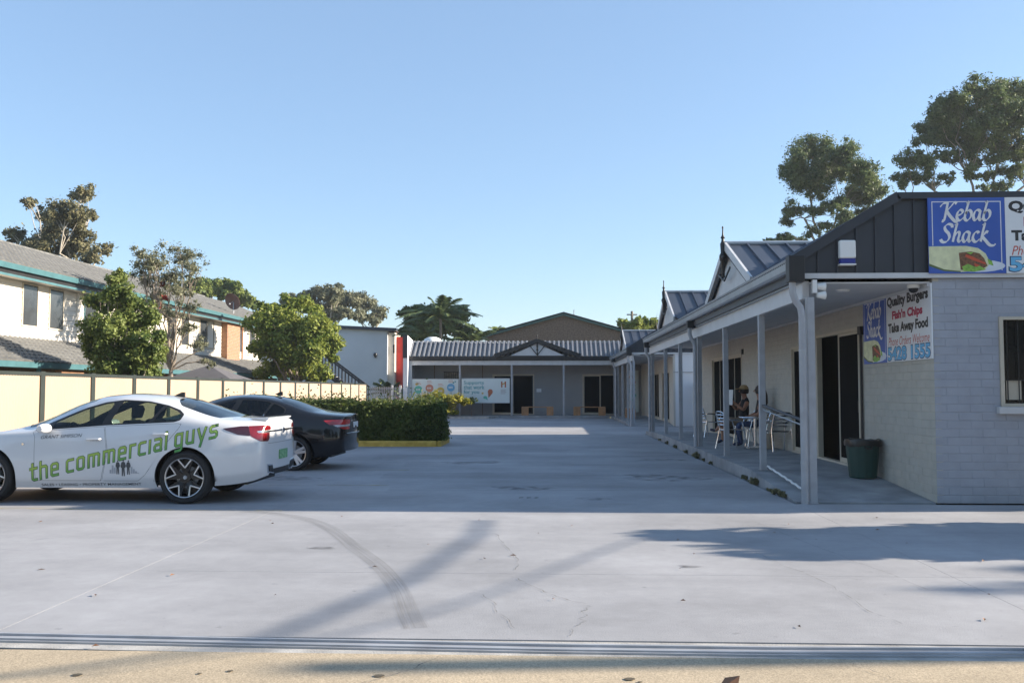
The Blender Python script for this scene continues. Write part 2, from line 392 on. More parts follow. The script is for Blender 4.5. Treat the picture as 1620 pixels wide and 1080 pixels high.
tag(g.build('ground', M['earth']), kind='structure')
park = tag(empty('car_park', (0, 20, 0)), 'pale concrete car park with sawn joints', kind='structure')
def slab(x0, x1, y0, y1, top=0.):
    m = MB(); m.box(x0 + .0018, x1 - .0018, y0 + .0018, y1 - .0018, top - .1, top); return m.build('concrete_slab', M['concrete'], park)
XC = [-9.9, -3.52, 3.3]; 
for y0, y1 in ((5.72, 12.6), (12.6, 18.2), (18.2, 24.6), (24.6, 31.4), (31.4, 38.9), (38.9, 45), (45, 50.9)): slab(XC[0], XC[1], y0, y1)
for y0, y1 in ((5.72, 7.75), (7.75, 12.6), (12.6, 18.2), (18.2, 24.6), (24.6, 31.4), (31.4, 38.9), (38.9, 45), (45, 50.9)): slab(XC[1], XC[2], y0, y1)
for y0, y1 in ((5.72, 7.75), (7.75, 12.6)): slab(3.3, 9.5, y0, y1); slab(9.5, 18, y0, y1)
slab(-30, XC[0], 5.72, 12.6); slab(3.3, 12, 32.45, 39.2); slab(-9.9, 3.3, 50.9, 60)
m = MB(); m.box(-30, 30, -14, 5.40, -.12, -.004); tag(m.build('footpath', M['footpath']), kind='structure')
# gate track: steel channel with two ribs let into a concrete strip, bending slightly
trk = tag(empty('gate_track', (0, 5.56, 0)), 'steel gate track set across the driveway', kind='structure')
TP = [(-30, 6.0), (-7, 5.73), (-3.5, 5.64), (-1.8, 5.585), (0, 5.53), (1.3, 5.52), (2.9, 5.56), (6, 5.6), (30, 5.6)]
def ribbon(path, off, w, z0, z1):
    q = MB(); P = [Vector((a, b, 0)) for a, b in path]
    for i in range(len(P) - 1):
        n0 = Vector((-(P[i + 1] - P[i]).y, (P[i + 1] - P[i]).x, 0)).normalized()
        a, b = P[i] + Vector((0, off, 0)), P[i + 1] + Vector((0, off, 0)); h = Vector((0, w / 2, 0))
        q.add([a - h + Vector((0, 0, z0)), b - h + Vector((0, 0, z0)), b + h + Vector((0, 0, z0)), a + h + Vector((0, 0, z0)),
               a - h + Vector((0, 0, z1)), b - h + Vector((0, 0, z1)), b + h + Vector((0, 0, z1)), a + h + Vector((0, 0, z1))],
              [(0, 1, 5, 4), (1, 2, 6, 5), (2, 3, 7, 6), (3, 0, 4, 7), (4, 5, 6, 7)])
    return q
ribbon(TP, .02, .40, -.1, -.008).build('concrete_bed', M['kerb'], trk)
ribbon(TP, .0, .15, -.02, .004).build('track_plate', M['steel'], trk)
ribbon(TP, .045, .022, .004, .018).build('rail', M['steel'], trk)
ribbon(TP, -.045, .022, .004, .014).build('rail', M['steel'], trk)
# thin films on the concrete: skid mark, worn bay lines, cracks
def film(name, pts, w, m, parent, z=.004, uvs=1.):
    P = [Vector((a, b, z)) for a, b in pts]; V, F, UV = [], [], []; d = 0
    ws = w if hasattr(w, '__len__') else [w] * len(P)
    for i, p in enumerate(P):
        t = (P[min(i + 1, len(P) - 1)] - P[max(i - 1, 0)]).normalized(); nn = Vector((-t.y, t.x, 0)) * ws[i] / 2
        if i: d += (p - P[i - 1]).length
        V += [p - nn, p + nn]; UV += [(d, 0), (d, ws[i])]
    F = [[2 * i, 2 * i + 2, 2 * i + 3, 2 * i + 1] for i in range(len(P) - 1)]
    me = mesh_from(name, V, F, m); ul = me.uv_layers.new(name='uv')
    for l in me.loops: ul.data[l.index].uv = UV[l.vertex_index]
    return obj(name, me, parent)
M['rubber_film'] = stain_mat('tyre rubber film', (.06, .055, .045), .20, (.8, 70, 1), .35, .62)
M['rubber_soft'] = stain_mat('tyre grime film', (.06, .06, .06), .17, (.35, 6, 1), .35, .75)
M['bay_film'] = stain_mat('worn yellow line', (.58, .45, .14), .55, (3, 9, 1), .42, .66)
M['crack_film'] = stain_mat('crack dirt', (.10, .095, .085), .7, (9, 2, 1), .38, .60)
sk = [(-3.9, 11.55), (-3.46, 11.36), (-2.95, 10.93), (-2.46, 10.19), (-1.92, 8.98), (-1.49, 8.03), (-1.18, 7.15), (-.97, 6.35), (-.86, 5.95)]
film('tyre_mark', smooth_line(sk, 5), .17, M['rubber_film'], park, .005)
0 and film('tyre_mark', smooth_line([(a - .35, b + .03) for a, b in sk[3:]], 5), .10, M['rubber_soft'], park, .005)
for pts in ([(-9, 11.75), (-3.4, 11.6)], [(-9, 14.75), (-2.6, 14.75)], [(-9, 17.55), (-2.7, 17.6)]):
    film('bay_line', [(pts[0][0] + (pts[1][0] - pts[0][0]) * i / 8, pts[0][1] + (pts[1][1] - pts[0][1]) * i / 8) for i in range(9)], .085, M['bay_film'], park, .005)
for pts, w in (([(-3, 16.4), (4, 16.9)], 1.1), ([(-3, 18.9), (3.2, 18.4)], 1.3), ([(-2.5, 14.2), (3.2, 14.6)], .8), ([(-4, 21), (3, 22.5)], 1.6)):
    film('grime_lane', smooth_line([pts[0], ((pts[0][0] + pts[1][0]) / 2, pts[0][1] + .25), pts[1]], 6), w, M['rubber_soft'], park, .004)
def crack(a, b, w=.008, k=26, wob=.05):
    a, b = np.array(a), np.array(b); off = np.cumsum(RNG.normal(size=k)) * wob * .35; off -= np.linspace(0, off[-1], k)
    d = (b - a) / np.linalg.norm(b - a); nn = np.array([-d[1], d[0]])
    film('crack', [tuple(a + (b - a) * i / (k - 1) + nn * off[i]) for i in range(k)], [w * RNG.uniform(.4, 1.3) for _ in range(k)], M['crack_film'], park, .006)
crack((-.62, 9.9), (-.30, 7.9)); crack((-.33, 7.6), (.28, 6.6)); crack((.3, 6.6), (.12, 5.8), .008); crack((-.6, 7.0), (-.2, 5.9), .006)
crack((1.9, 9.0), (2.3, 6.2), .006); crack((-6.2, 8.2), (-4.2, 10.4), .007); crack((-6.6, 9.4), (-5.0, 8.6), .006); crack((2.4, 10.9), (2.9, 7.2), .005)
crack((-.66, 5.35), (-1.25, 4.3), .010); crack((1.7, 5.3), (2.1, 4.4), .006)
m = MB()
for i in range(3):                                                   # small marks of a painted number on the concrete
    for k in range(3): m.box(-.44 + i * .11 + k * .02, -.43 + i * .11 + k * .02, 13.1 + k * .02, 13.24, .002, .006)
tag(m.build('painted_number', M['black'], park), kind='stuff')
# old oil and water stains in the bays and by the veranda
M['oil_film'] = stain_mat('old oil stain', (.05, .05, .055), .5, (5, 5, 1), .42, .70)
for x, y, r in ((-4.6, 15.9, .5), (-5.2, 16.4, .35), (-.4, 14.4, .45), (1.9, 16.2, .7), (-1.6, 19.5, .6), (2.4, 20.4, .5), (.6, 13.0, .22), (-2.2, 8.9, .12), (1.2, 8.1, .09)):
    V_ = [(x, y, .0055)] + [(x + r * (1 + .3 * math.sin(3 * a + x) + .2 * math.sin(5 * a + y)) * math.cos(a), y + .8 * r * (1 + .3 * math.sin(2 * a + y)) * math.sin(a), .0055) for a in np.linspace(0, 6.283, 25)[:-1]]
    me = mesh_from('oil_stain', V_, [(0, i + 1, (i + 1) % 24 + 1) for i in range(24)], M['oil_film']); ul = me.uv_layers.new(name='uv')
    for l in me.loops: ul.data[l.index].uv = (V_[l.vertex_index][0], V_[l.vertex_index][1])
    obj('oil_stain', me, park)
# leaf litter and gum spots
m = MB()
for _ in range(40):
    x, y = RNG.uniform(-6, 4), RNG.uniform(4.7, 11.5); a = RNG.uniform(0, 6.28); s_ = RNG.uniform(.012, .035); z = .008
    c, s2 = math.cos(a) * s_, math.sin(a) * s_
    m.add([(x - c, y - s2, z), (x + s2 * .4, y - c * .4, z + .006), (x + c, y + s2, z + .002), (x - s2 * .4, y + c * .4, z + .012)], [(0, 1, 2, 3)])
m.add([(.83, 4.75, .01), (.93, 4.72, .01), (.97, 4.83, .07), (.90, 4.86, .05)], [(0, 1, 2, 3)])
tag(m.build('leaf_litter', mat('dry brown leaf', (.16, .075, .035), .7, var=.4)), 'small dry brown leaves strewn over the concrete', kind='stuff')
m = MB()
for x, y, r in ((-2.55, 4.93, .028), (-1.75, 5.03, .018), (-.92, 4.98, .03), (-1.9, 4.98, .014), (.42, 4.98, .03), (.82, 4.86, .022), (.47, 4.93, .014), (-3.1, 4.95, .012)):
    m.add([(x + a, y + b, .001) for a, b in ell(0, 0, r, r * .8, 10)], [tuple(range(10))])
tag(m.build('gum_spots', mat('old gum', (.09, .075, .05), .9)), 'dark trodden spots on the tan footpath', kind='stuff')

# ---------------------------------------------------------------- wall helper
def wall_cells(mb, u0, u1, z0, z1, ops, put):
    us = sorted({u0, u1, *[min(max(o[i], u0), u1) for o in ops for i in (0, 1)]}); zs = sorted({z0, z1, *[min(max(o[i], z0), z1) for o in ops for i in (2, 3)]})
    for i in range(len(us) - 1):
        j = 0
        while j < len(zs) - 1:
            a, b = us[i], us[i + 1]
            inside = lambda q: any(o[0] - 1e-6 <= a and b <= o[1] + 1e-6 and o[2] - 1e-6 <= zs[q] and zs[q + 1] <= o[3] + 1e-6 for o in ops)
            if inside(j): j += 1; continue
            k = j
            while k + 1 < len(zs) - 1 and not inside(k + 1): k += 1
            put(a, b, zs[j], zs[k + 1]); j = k + 1
BR_L, BR_H, JT = .315, .112, .007
def bricks(u0, u1, z0, z1, ops):
    out = []; k = 0; z = z0
    while z < z1 - .03:
        zt = min(z + BR_H - JT, z1); u = u0 - (BR_L / 2 if k % 2 else 0)
        while u < u1:
            a, b = max(u, u0), min(u + BR_L - JT, u1); segs = [(a, b)]
            for o in ops:
                if z < o[3] - .02 and zt > o[2] + .02:
                    ns = []
                    for p, q in segs:
                        if q <= o[0] or p >= o[1]: ns.append((p, q)); continue
                        if p < o[0]: ns.append((p, o[0]))
                        if q > o[1]: ns.append((o[1], q))
                    segs = ns
            out += [(p, q, z, zt) for p, q in segs if q - p > .03]
            u += BR_L
        z += BR_H; k += 1
    return out
def brick_geo(mb, q, face, d, jit=.0025):
    a, b, z0, z1 = q; e = .004; j = [RNG.uniform(-jit, jit) for _ in range(4)]
    P = lambda u, z, w: face(u, z, w)
    mb.add([P(a, z0, 0), P(b, z0, 0), P(b, z1, 0), P(a, z1, 0), P(a + e, z0 + e, d + j[0]), P(b - e, z0 + e, d + j[1]), P(b - e, z1 - e, d + j[2]), P(a + e, z1 - e, d + j[3])],
           [(4, 5, 6, 7), (0, 1, 5, 4), (1, 2, 6, 5), (2, 3, 7, 6), (3, 0, 4, 7)])

# ---------------------------------------------------------------- veranda shops (front block and the one behind it)
XW, XP = 5.25, 3.56
SL = .84 / 1.38                                                      # veranda roof slope
def sliding_door(root, ya, yb, z0, z1, leaves, kind='door', x=XW, glass='screen', handle=True):
    """cream framed unit in the veranda wall, at x, from ya to yb"""
    d = MB(); f = .055
    for y in (ya, yb - f): d.box(x - .02, x + .08, y, y + f, z0, z1)
    d.box(x - .02, x + .08, ya + f, yb - f, z1 - f, z1); d.box(x - .02, x + .08, ya + f, yb - f, z0, z0 + .04)
    fr = d.build('door_frame' if kind == 'door' else 'window_frame', M['cream'], root)
    n = len(leaves); w = (yb - ya - 2 * f) / n
    for i, lf in enumerate(leaves):
        y0 = ya + f + i * w; y1 = y0 + w; s = MB(); t = .045
        if lf is None: continue
        xo = x + .02 + .012 * (i % 2)
        for y in (y0, y1 - t): s.box(xo, xo + .03, y, y + t, z0 + .04, z1 - f)
        s.box(xo, xo + .03, y0 + t, y1 - t, z0 + .04, z0 + .12); s.box(xo, xo + .03, y0 + t, y1 - t, z1 - f - t, z1 - f)
        dl = s.build('sliding_leaf' if kind == 'door' else 'sash', M['cream'], root)
        p = MB(); p.box(xo + .012, xo + .018, y0 + t, y1 - t, z0 + .12, z1 - f - t); p.build('pane', M[glass], dl)
        if handle and lf == 'h':
            h = MB(); h.box(xo - .04, xo, y0 + .01, y0 + .04, z0 + .95, z0 + 1.15); h.build('handle', M['black'], dl)
    return fr
def gablet(root, yc, hw, z0, z1, x0=3.80, x1=6.3):
    """small gable on the veranda roof: white face, barge boards, turned finial, ribbed sheets"""
    xr = x1
    f = MB(); f.prism([(yc - hw * .92, z0), (yc + hw * .92, z0), (yc, z1 - .1)], YZ, x0 + .12, x0 + .16); f.build('gable_panel', M['beam'], root)
    for s in (-1, 1):
        b = MB(); b.bar((x0 + .02, yc + s * hw, z0), (x0 + .02, yc, z1), .05, .17, (0, 0, 1)); b.build('barge_board', M['beam'], root)
        d = MB(); d.bar((x0 + .06, yc + s * hw * .9, z0 - .02), (x0 + .06, yc, z1 - .15), .035, .10); d.build('barge_edge_trim', M['charcoal'], root)  # charcoal strip along the lower edge of the barge board
        k = int((xr - x0) / .36)
        for i in range(k):
            xa = x0 + .04 + (xr - x0) * i / k; xb = x0 + .04 + (xr - x0) * (i + 1) / k
            r = MB(); e = Vector((0, s * (z1 - z0), hw)).normalized()
            a0, a1 = Vector((0, yc + s * (hw + .05), z0)), Vector((0, yc, z1 + .02))
            up = e * .05
            def P(x, p, h): return (x, p.y + up.normalized().y * h, p.z + up.normalized().z * h)
            prof = [(xa, .01), (xa + .012, .055), (xa + .05, .055), (xa + .062, .01), (xb, .01)]
            vs_ = [P(x, p, h) for p in (a0, a1) for x, h in prof] + [P(x, p, -.01) for p in (a0, a1) for x in (xa, xb)]
            r.add(vs_, [(0, 1, 6, 5), (1, 2, 7, 6), (2, 3, 8, 7), (3, 4, 9, 8), (10, 12, 13, 11), (0, 5, 12, 10), (4, 11, 13, 9)])
            r.build('roof_sheet', M['roof'], root)
        c = MB(); c.bar((x0 - .01, yc + s * hw * .26, z1 - .55), (x0 - .01, yc, z0 + .3), .03, .035); c.build('gable_bracket', M['charcoal'], root)
    cp = MB(); cp.tube([(x0, yc, z1 + .06), (xr, yc, z1 + .06)], .05, 8); cp.build('ridge_cap', M['gutter'], root)
    fi = MB(); fi.lathe([(0, z0 + .35), (.035, z0 + .38), (.045, z1 - .30), (.08, z1 - .26), (.08, z1 - .2), (.05, z1 - .15), (.06, z1 + .05), (.035, z1 + .1), (.03, z1 + .16), (.05, z1 + .18), (.02, z1 + .24), (.012, z1 + .38), (.022, z1 + .4), (.014, z1 + .43), (0, z1 + .44)], 10, (x0 - .03, yc, 0))
    fi.tube([(x0 - .04, yc - .16, z1 - .28), (x0 - .06, yc, z1 - .23), (x0 - .04, yc + .16, z1 - .28)], .035, 8)
    fi.build('finial', M['black'], root, smooth=True)
def downpipe(root, x, y, ztop, zbot, off=.12):
    d = MB(); d.tube([(x - off, y, ztop), (x - off, y, ztop - .16), (x - off * .7, y, ztop - .27), (x - off * .15, y, ztop - .36), (x, y, ztop - .46), (x, y, zbot)], .048, 12)
    p = d.build('downpipe', M['post'], root, smooth=True)
    b = MB()
    for z in (zbot + .55, ztop - .95): b = MB(); b.lathe([(.049, z - .012), (.054, z - .012), (.054, z + .012), (.049, z + .012)], 12, (x, y, 0), closed=True); b.build('pipe_clip', M['steel'], p)
def shop_block(label, Y0, Y1, slab_prof, posts, pipes, ops_side, gabs, front_ops, detail):
    root = empty('shop_building', (9, (Y0 + Y1) / 2, 0), label, 'building'); zt = 3.06
    # walls
    w = MB(); wall_cells(w, Y0, Y1, 0, zt, ops_side, lambda a, b, c, d: w.box(XW, XW + .08, a, b, c, d)); w.build('side_wall', M['bounce_mortar'] if detail else M['board_grey'], root); w = MB()
    wall_cells(w, XW + .08, 14, 0, zt, front_ops, lambda a, b, c, d: w.box(a, b, Y0, Y0 + .22, c, d)); w.box(XW + .08, 14, Y1 - .22, Y1, 0, 4.1); w.box(13.8, 14, Y0 + .22, Y1 - .22, 0, 4.1)
    w.build('wall', M['mortar'] if detail else M['white_wall'], root)
    r = MB(); r.box(XW + 1.6, XW + 1.62, Y0 + .3, Y1 - .3, .02, 3.0); r.box(XW + .08, 13.7, Y0 + .25, Y1 - .25, .005, .015)
    r.build('dark_interior', M['dark_room'], root)
    if detail:
        fs = lambda u, z, d: (XW - d, u, z); ff = lambda u, z, d: (u, Y0 - d, z)
        qs = bricks(Y0, Y1, .0, zt - .07, ops_side); qf = [q for q in bricks(XW - .006, 7.3, 0, zt - .01, front_ops)]
        near = sorted([(fs, q) for q in qs], key=lambda t: t[1][0]); nf = [(ff, q) for q in qf if q[0] < 6.5]
        k = 298 - len(nf); seen = nf + near[:k]; rest = near[k:] + [(ff, q) for q in qf if q[0] >= 6.5]
        for fc, q in seen:
            mb = MB(); brick_geo(mb, q, fc, .0045); mb.build('brick', M['paint_brick' if fc is ff else 'bounce_brick'], root, normals=False)
        for kind_, mt in ((ff, 'paint_brick'), (fs, 'bounce_brick')):
            mb = MB()
            for fc, q in rest:
                if fc is kind_: brick_geo(mb, q, fc, .0045)
            if mb.f: tag(mb.build('brick', M[mt], root, normals=False), kind='stuff')
    # veranda floor, posts, beam, gutter, soffit
    s = MB(); s.prism([(slab_prof[0][0], -.1)] + slab_prof + [(slab_prof[-1][0], -.1)], YZ, 3.36, XW - .012); s.build('veranda_floor', M['slab'], root)
    for y, z in posts:
        p = MB(); p.box(XP - .05, XP + .05, y - .05, y + .05, z, 2.80); po = p.build('veranda_post', M['post'], root, bevel=.006)
        b = MB(); b.box(XP - .062, XP + .062, y - .062, y + .062, z + .001, z + .012); b.build('post_foot', M['steel'], po)
    for y, z in pipes: downpipe(root, XP - .125, y, 3.02, z)
    b = MB(); b.box(XP - .06, XP + .03, Y0 + .06, Y1, 2.79, 3.04); b.build('veranda_beam', M['beam'], root, bevel=.004)
    b = MB(); b.box(XP - .06, 14, Y0 - .05, Y0 + .03, 3.065, 3.135); b.build('fascia_strip', M['beam'], root)
    b = MB(); b.box(3.40, 3.47, Y0 + .03, Y1, 3.045, 3.22); b.build('fascia_board', M['charcoal'], root)
    b = MB(); b.box(3.44, 3.498, Y0 + .03, Y1, 3.02, 3.042); b.build('fascia_trim', M['gutter'], root)
    gt = MB(); gt.prism([(3.398, 3.17), (3.33, 3.17), (3.30, 3.20), (3.285, 3.30), (3.27, 3.335), (3.285, 3.345), (3.30, 3.33), (3.32, 3.22), (3.398, 3.22)], lambda u, v, w: (u, w, v), Y0 - .02, Y1 + .1)
    go = gt.build('gutter', M['gutter'], root)
    sl = MB()
    for i in range(int((Y1 - Y0) / .1)): sl.box(3.279, 3.289, Y0 + .05 + i * .1, Y0 + .09 + i * .1, 3.29, 3.305)
    tag(sl.build('gutter_slot', M['black'], go), kind='stuff')
    for y, z in pipes:
        h = MB(); h.box(3.25, 3.46, y - .1, y + .1, 3.0, 3.17 if y > Y0 + 1 else 3.36); h.build('rain_head', M['black'], root, bevel=.008)
    so = MB(); so.box(XP + .03, XW - .02, Y0 + .03, Y1, 3.0, 3.02); so.build('soffit', M['soffit'], root)
    co = MB(); co.box(XW - .06, XW - .012, Y0 + .03, Y1, 2.955, 2.998); co.build('cornice', M['beam'], root)
    # roof: steep veranda skirt in ribbed sheets, then a flat roof behind the capping
    zr = lambda x: min(3.36 + (x - 3.42) * SL, 4.2)
    k = int((Y1 - Y0 - .1) / .76)
    for i in range(k):
        ya = Y0 + .05 + (Y1 - Y0 - .1) * i / k; yb = Y0 + .05 + (Y1 - Y0 - .1) * (i + 1) / k; r = MB()
        prof = []
        for j in range(3): t = ya + (yb - ya) * j / 3; q = (yb - ya) / 3; prof += [(t, 0), (t + q * .12, .04), (t + q * .3, .04), (t + q * .42, 0)]
        prof.append((yb, 0)); n_ = len(prof)
        v = [(3.36 - h * .5, y, zr(3.36) - .04 + h) for y, h in prof] + [(4.8 - h * .5, y, zr(4.8) + h) for y, h in prof] + [(14, y, zr(4.8) - .05 + h) for y, h in prof]
        r.add(v, [(a + i0, a + 1 + i0, n_ + a + 1 + i0, n_ + a + i0) for i0 in (0, n_) for a in range(n_ - 1)]); r.build('roof_sheet', M['roof'], root, normals=False)
    # gable end: upright charcoal cladding under a sloping barge cap
    x = 3.44; n_ = 0
    ribs = MB()
    while x < (8.6 if detail else 6.5):
        xb = x + .262; top = lambda u: zr(u) - .03
        pts = [(x, 3.14), (xb, 3.14), (xb, top(xb))] + ([(4.8, top(4.8))] if x < 4.8 < xb else []) + [(x, top(x))]
        p = MB(); p.prism(pts, XZ, Y0 + .02, Y0 - .005); p.build('cladding_panel', M['charcoal'], root)
        ribs.prism([(x - .018, 3.14), (x + .018, 3.14), (x + .012, top(x)), (x - .012, top(x))], XZ, Y0 + .01, Y0 - .03); x = xb
    tag(ribs.build('cladding_seam', M['charcoal'], root), kind='stuff')
    bk = MB(); bk.prism([(x, 3.14), (14, 3.14), (14, 4.17), (x, 4.17)], XZ, Y0 + .02, Y0 - .004); bk.prism([(3.5, 3.14), (14, 3.14), (14, 4.1), (4.8, 4.1), (3.5, 3.3)], XZ, Y0 + .2, Y0 + .03); bk.build('gable_backing', M['charcoal'], root)
    c = MB(); c.bar((3.36, Y0 - .02, zr(3.42) - .04), (4.8, Y0 - .02, 4.2), .10, .13); c.bar((4.78, Y0 - .02, 4.2), (14, Y0 - .02, 4.2), .10, .09); c.build('barge_cap', M['charcoal'], root)
    for g_ in gabs: gablet(root, *g_)
    return root
OPS1 = [(15.75, 18.25, .2, 2.60), (18.85, 20.15, .2, 2.46), (25.3, 29.9, .14, 2.54)]
FOP1 = [(6.12, 8.1, 1.31, 2.53)]
blk1 = shop_block('white brick shop with charcoal gable, grey posts and long veranda', 12.75, 32.4, [(12.78, .004), (15.6, .2), (28.4, .2), (32.4, .10)],
           [(12.68, 0.), (15.58, .2), (18.75, .2), (22.0, .2), (25.2, .2), (28.4, .2), (31.95, .11)], [(12.62, .0), (21.87, .2), (31.82, .11)],
           OPS1, [(20.0, 2.5, 3.60, 4.66), (30.4, 2.1, 3.72, 4.72)], FOP1, True)
sliding_door(blk1, 15.75, 18.25, .2, 2.60, ['h', None])
sliding_door(blk1, 18.85, 20.15, .2, 2.46, ['x'], handle=False)
sliding_door(blk1, 25.3, 29.9, .14, 2.54, ['h', 'x', 'h', 'x'])
m = MB(); m.box(XW - .07, XW - .002, 15.52, 15.66, 2.46, 2.60); m.box(XW - .05, XW - .002, 25.06, 25.18, 2.5, 2.64); m.tube([(XW - .035, 15.6, 2.46), (XW - .035, 15.6, .22)], .022, 8); m.build('door_closer', M['black'], blk1)
# front window with security bars
wf = MB()
for a, b, c, d in ((6.12, 6.17, 1.31, 2.53), (6.17, 8.1, 1.31, 1.35), (6.17, 8.1, 2.49, 2.53), (8.05, 8.1, 1.35, 2.49)): wf.box(a, b, 12.72, 12.82, c, d)
wf = wf.build('window_frame', M['cream'], blk1)
p = MB(); p.box(6.17, 8.05, 12.84, 12.85, 1.35, 2.49); p.build('pane', M['dark_glass'], wf)
p = MB()
for i in range(12): p.box(6.24 + i * .15, 6.252 + i * .15, 12.79, 12.80, 1.35, 2.49)
p.box(6.17, 8.05, 12.795, 12.807, 1.66, 1.675); p.build('security_bar', M['black'], wf)
p = MB(); p.box(6.24, 6.44, 12.825, 12.838, 1.40, 1.66); p.build('window_card', M['cream'], wf)
p = MB(); p.box(6.06, 8.2, 12.66, 12.745, 1.21, 1.305); p.build('window_sill', M['beam'], blk1, bevel=.006)
OPS2 = [(40.6, 43.2, .12, 2.4), (44.4, 48.8, .12, 2.4)]
blk2 = shop_block('far shop block with light blue grey end wall behind a small gate', 39.3, 53.0, [(39.2, .004), (40.6, .12), (50.95, .12)],
           [(39.22, 0.), (42.1, .12), (45.2, .12), (48.2, .12), (50.9, .12)], [(39.12, 0.), (48.1, .12)], OPS2, [(48.4, 2.3, 3.55, 4.6)], [], False)
sliding_door(blk2, 40.6, 43.2, .12, 2.4, ['h', 'x']); sliding_door(blk2, 44.4, 48.8, .12, 2.4, ['x', 'h', 'x', 'h'])
m = MB(); m.box(XW, 9, 39.27, 39.298, 2.28, 2.31); m.build('wall_band', M['grey_wall'], blk2)
GUM_LEFT_B = (-38.65, 70, 0)
GUM_LEFT_C = [(-2.47,0.06,16.23,0.63,0.63,0.53), (0.69,2.25,17.38,1.07,1.07,0.91), (1.61,-1.78,15.19,1.38,1.38,1.17), (-2.14,2.24,15.49,1.13,1.13,0.96), (-2.97,-0.94,13.55,0.94,0.94,0.8), (-2.12,-0.38,12.99,0.88,0.88,0.75), (-1.24,1.64,14.08,1.51,1.51,1.28), (1.42,-0.45,14.2,1.26,1.26,1.07), (1.84,0.25,13.07,1.26,1.26,1.07), (4.21,-2.36,11.67,0.94,0.94,0.8), (3.23,1.27,12.72,0.75,0.75,0.64), (0.87,0.19,12.57,1.26,1.26,1.07), (-0.57,-0.85,12.41,1.13,1.13,0.96), (1.94,1.44,15.56,0.63,0.63,0.53)]
DENSE_B = (-14.2, 30, 0)
DENSE_C = [(-0.37,-0.29,5.07,0.39,0.39,0.33), (0.05,-0.24,4.61,0.63,0.63,0.54), (-0.83,0.38,4.46,0.59,0.59,0.5), (-0.13,-0.49,3.54,0.88,0.88,0.75), (0.33,0.12,3.69,0.83,0.83,0.71), (-0.97,0.27,3.06,0.63,0.63,0.54), (0.26,-0.37,2.61,0.93,0.93,0.79), (1.07,-0.53,3.02,0.63,0.63,0.54), (-0.31,-0.27,2.26,0.59,0.59,0.5), (0.48,0.19,2.1,0.63,0.63,0.54), (-1.07,0.07,2.63,0.34,0.34,0.29), (1.3,-0.42,2.71,0.34,0.34,0.29), (-0.15,-0.08,5.37,0.24,0.24,0.21)]
WISPY_B = (-14.99, 36, 0)
WISPY_C = [(-1.17,-0.66,6.89,0.41,0.41,0.35), (-0.61,-0.42,6.6,0.63,0.63,0.54), (-0.04,0.48,7.06,0.74,0.74,0.63), (0.56,0.13,6.33,0.6,0.6,0.51), (-0.83,-0.65,6.44,0.6,0.6,0.51), (-0.29,-0.11,6.0,0.67,0.67,0.57), (-1.28,-0.03,6.02,0.6,0.6,0.51), (0.41,-0.54,5.44,0.56,0.56,0.47), (-1.0,0.38,5.16,0.63,0.63,0.54), (0.88,-0.62,4.93,0.45,0.45,0.38), (-0.11,-0.17,4.47,0.52,0.52,0.44), (0.38,0.03,3.98,0.52,0.52,0.44), (1.12,-0.11,3.34,0.45,0.45,0.38), (-0.61,0.14,3.61,0.52,0.52,0.44), (1.25,0.38,2.6,0.37,0.37,0.32), (-1.33,0.73,4.55,0.45,0.45,0.38)]
FARGREEN_B = (-37.15, 100, 0)
FARGREEN_C = [(-5.06,2.66,12.71,1.46,1.46,1.25), (-2.07,0.07,12.71,1.46,1.46,1.25), (-1.48,2.86,13.01,1.46,1.46,1.25), (2.14,-2.51,12.4,1.38,1.38,1.18), (2.45,0.64,11.9,1.3,1.3,1.11), (4.21,-0.74,11.19,0.9,0.9,0.76), (-3.6,1.81,11.68,1.46,1.46,1.25)]
ROUND_B = (-13.92, 50, 0)
ROUND_C = [(-1.69,0.73,5.96,0.98,0.98,0.83), (-0.33,0.74,6.28,0.81,0.81,0.69), (-2.1,0.04,5.27,0.73,0.73,0.62), (-0.59,-0.51,4.88,1.55,1.55,1.31), (1.3,-1.07,4.84,1.14,1.14,0.97), (1.81,-0.28,4.02,0.9,0.9,0.76), (-1.01,-0.22,3.51,1.38,1.38,1.18), (0.91,-1.09,3.2,1.38,1.38,1.18), (-1.69,-1.08,3.82,0.73,0.73,0.62), (1.71,1.2,3.27,0.45,0.45,0.38), (-0.46,0.37,2.41,0.81,0.81,0.69), (1.32,-0.64,2.25,0.65,0.65,0.55), (-1.65,-0.16,2.54,0.61,0.61,0.52), (0.36,1.14,6.06,0.57,0.57,0.48)]
GUM_MID_B = (-28.34, 110, 0)
GUM_MID_C = [(-3.63,0.23,12.24,1.25,1.25,1.07), (-1.37,-0.94,12.58,1.34,1.34,1.14), (0.51,-0.79,13.05,1.52,1.52,1.29), (2.27,-0.75,13.19,1.43,1.43,1.22), (2.52,2.92,12.47,1.52,1.52,1.29), (0.13,0.8,11.5,1.79,1.79,1.52), (1.4,1.05,10.97,1.61,1.61,1.37), (3.67,-1.02,10.56,1.07,1.07,0.91)]
GUM_FAR_B = (-22.56, 112, 0)
GUM_FAR_C = [(-1.61,0.63,12.6,1.37,1.37,1.16), (-0.62,1.99,12.41,1.28,1.28,1.08), (1.11,1.38,11.39,1.09,1.09,0.93), (-0.54,-1.37,10.54,1.09,1.09,0.93), (1.1,-1.0,9.94,0.91,0.91,0.77), (1.5,1.87,10.79,0.64,0.64,0.54)]
SHADE_B = (-9.21, 72, 0)
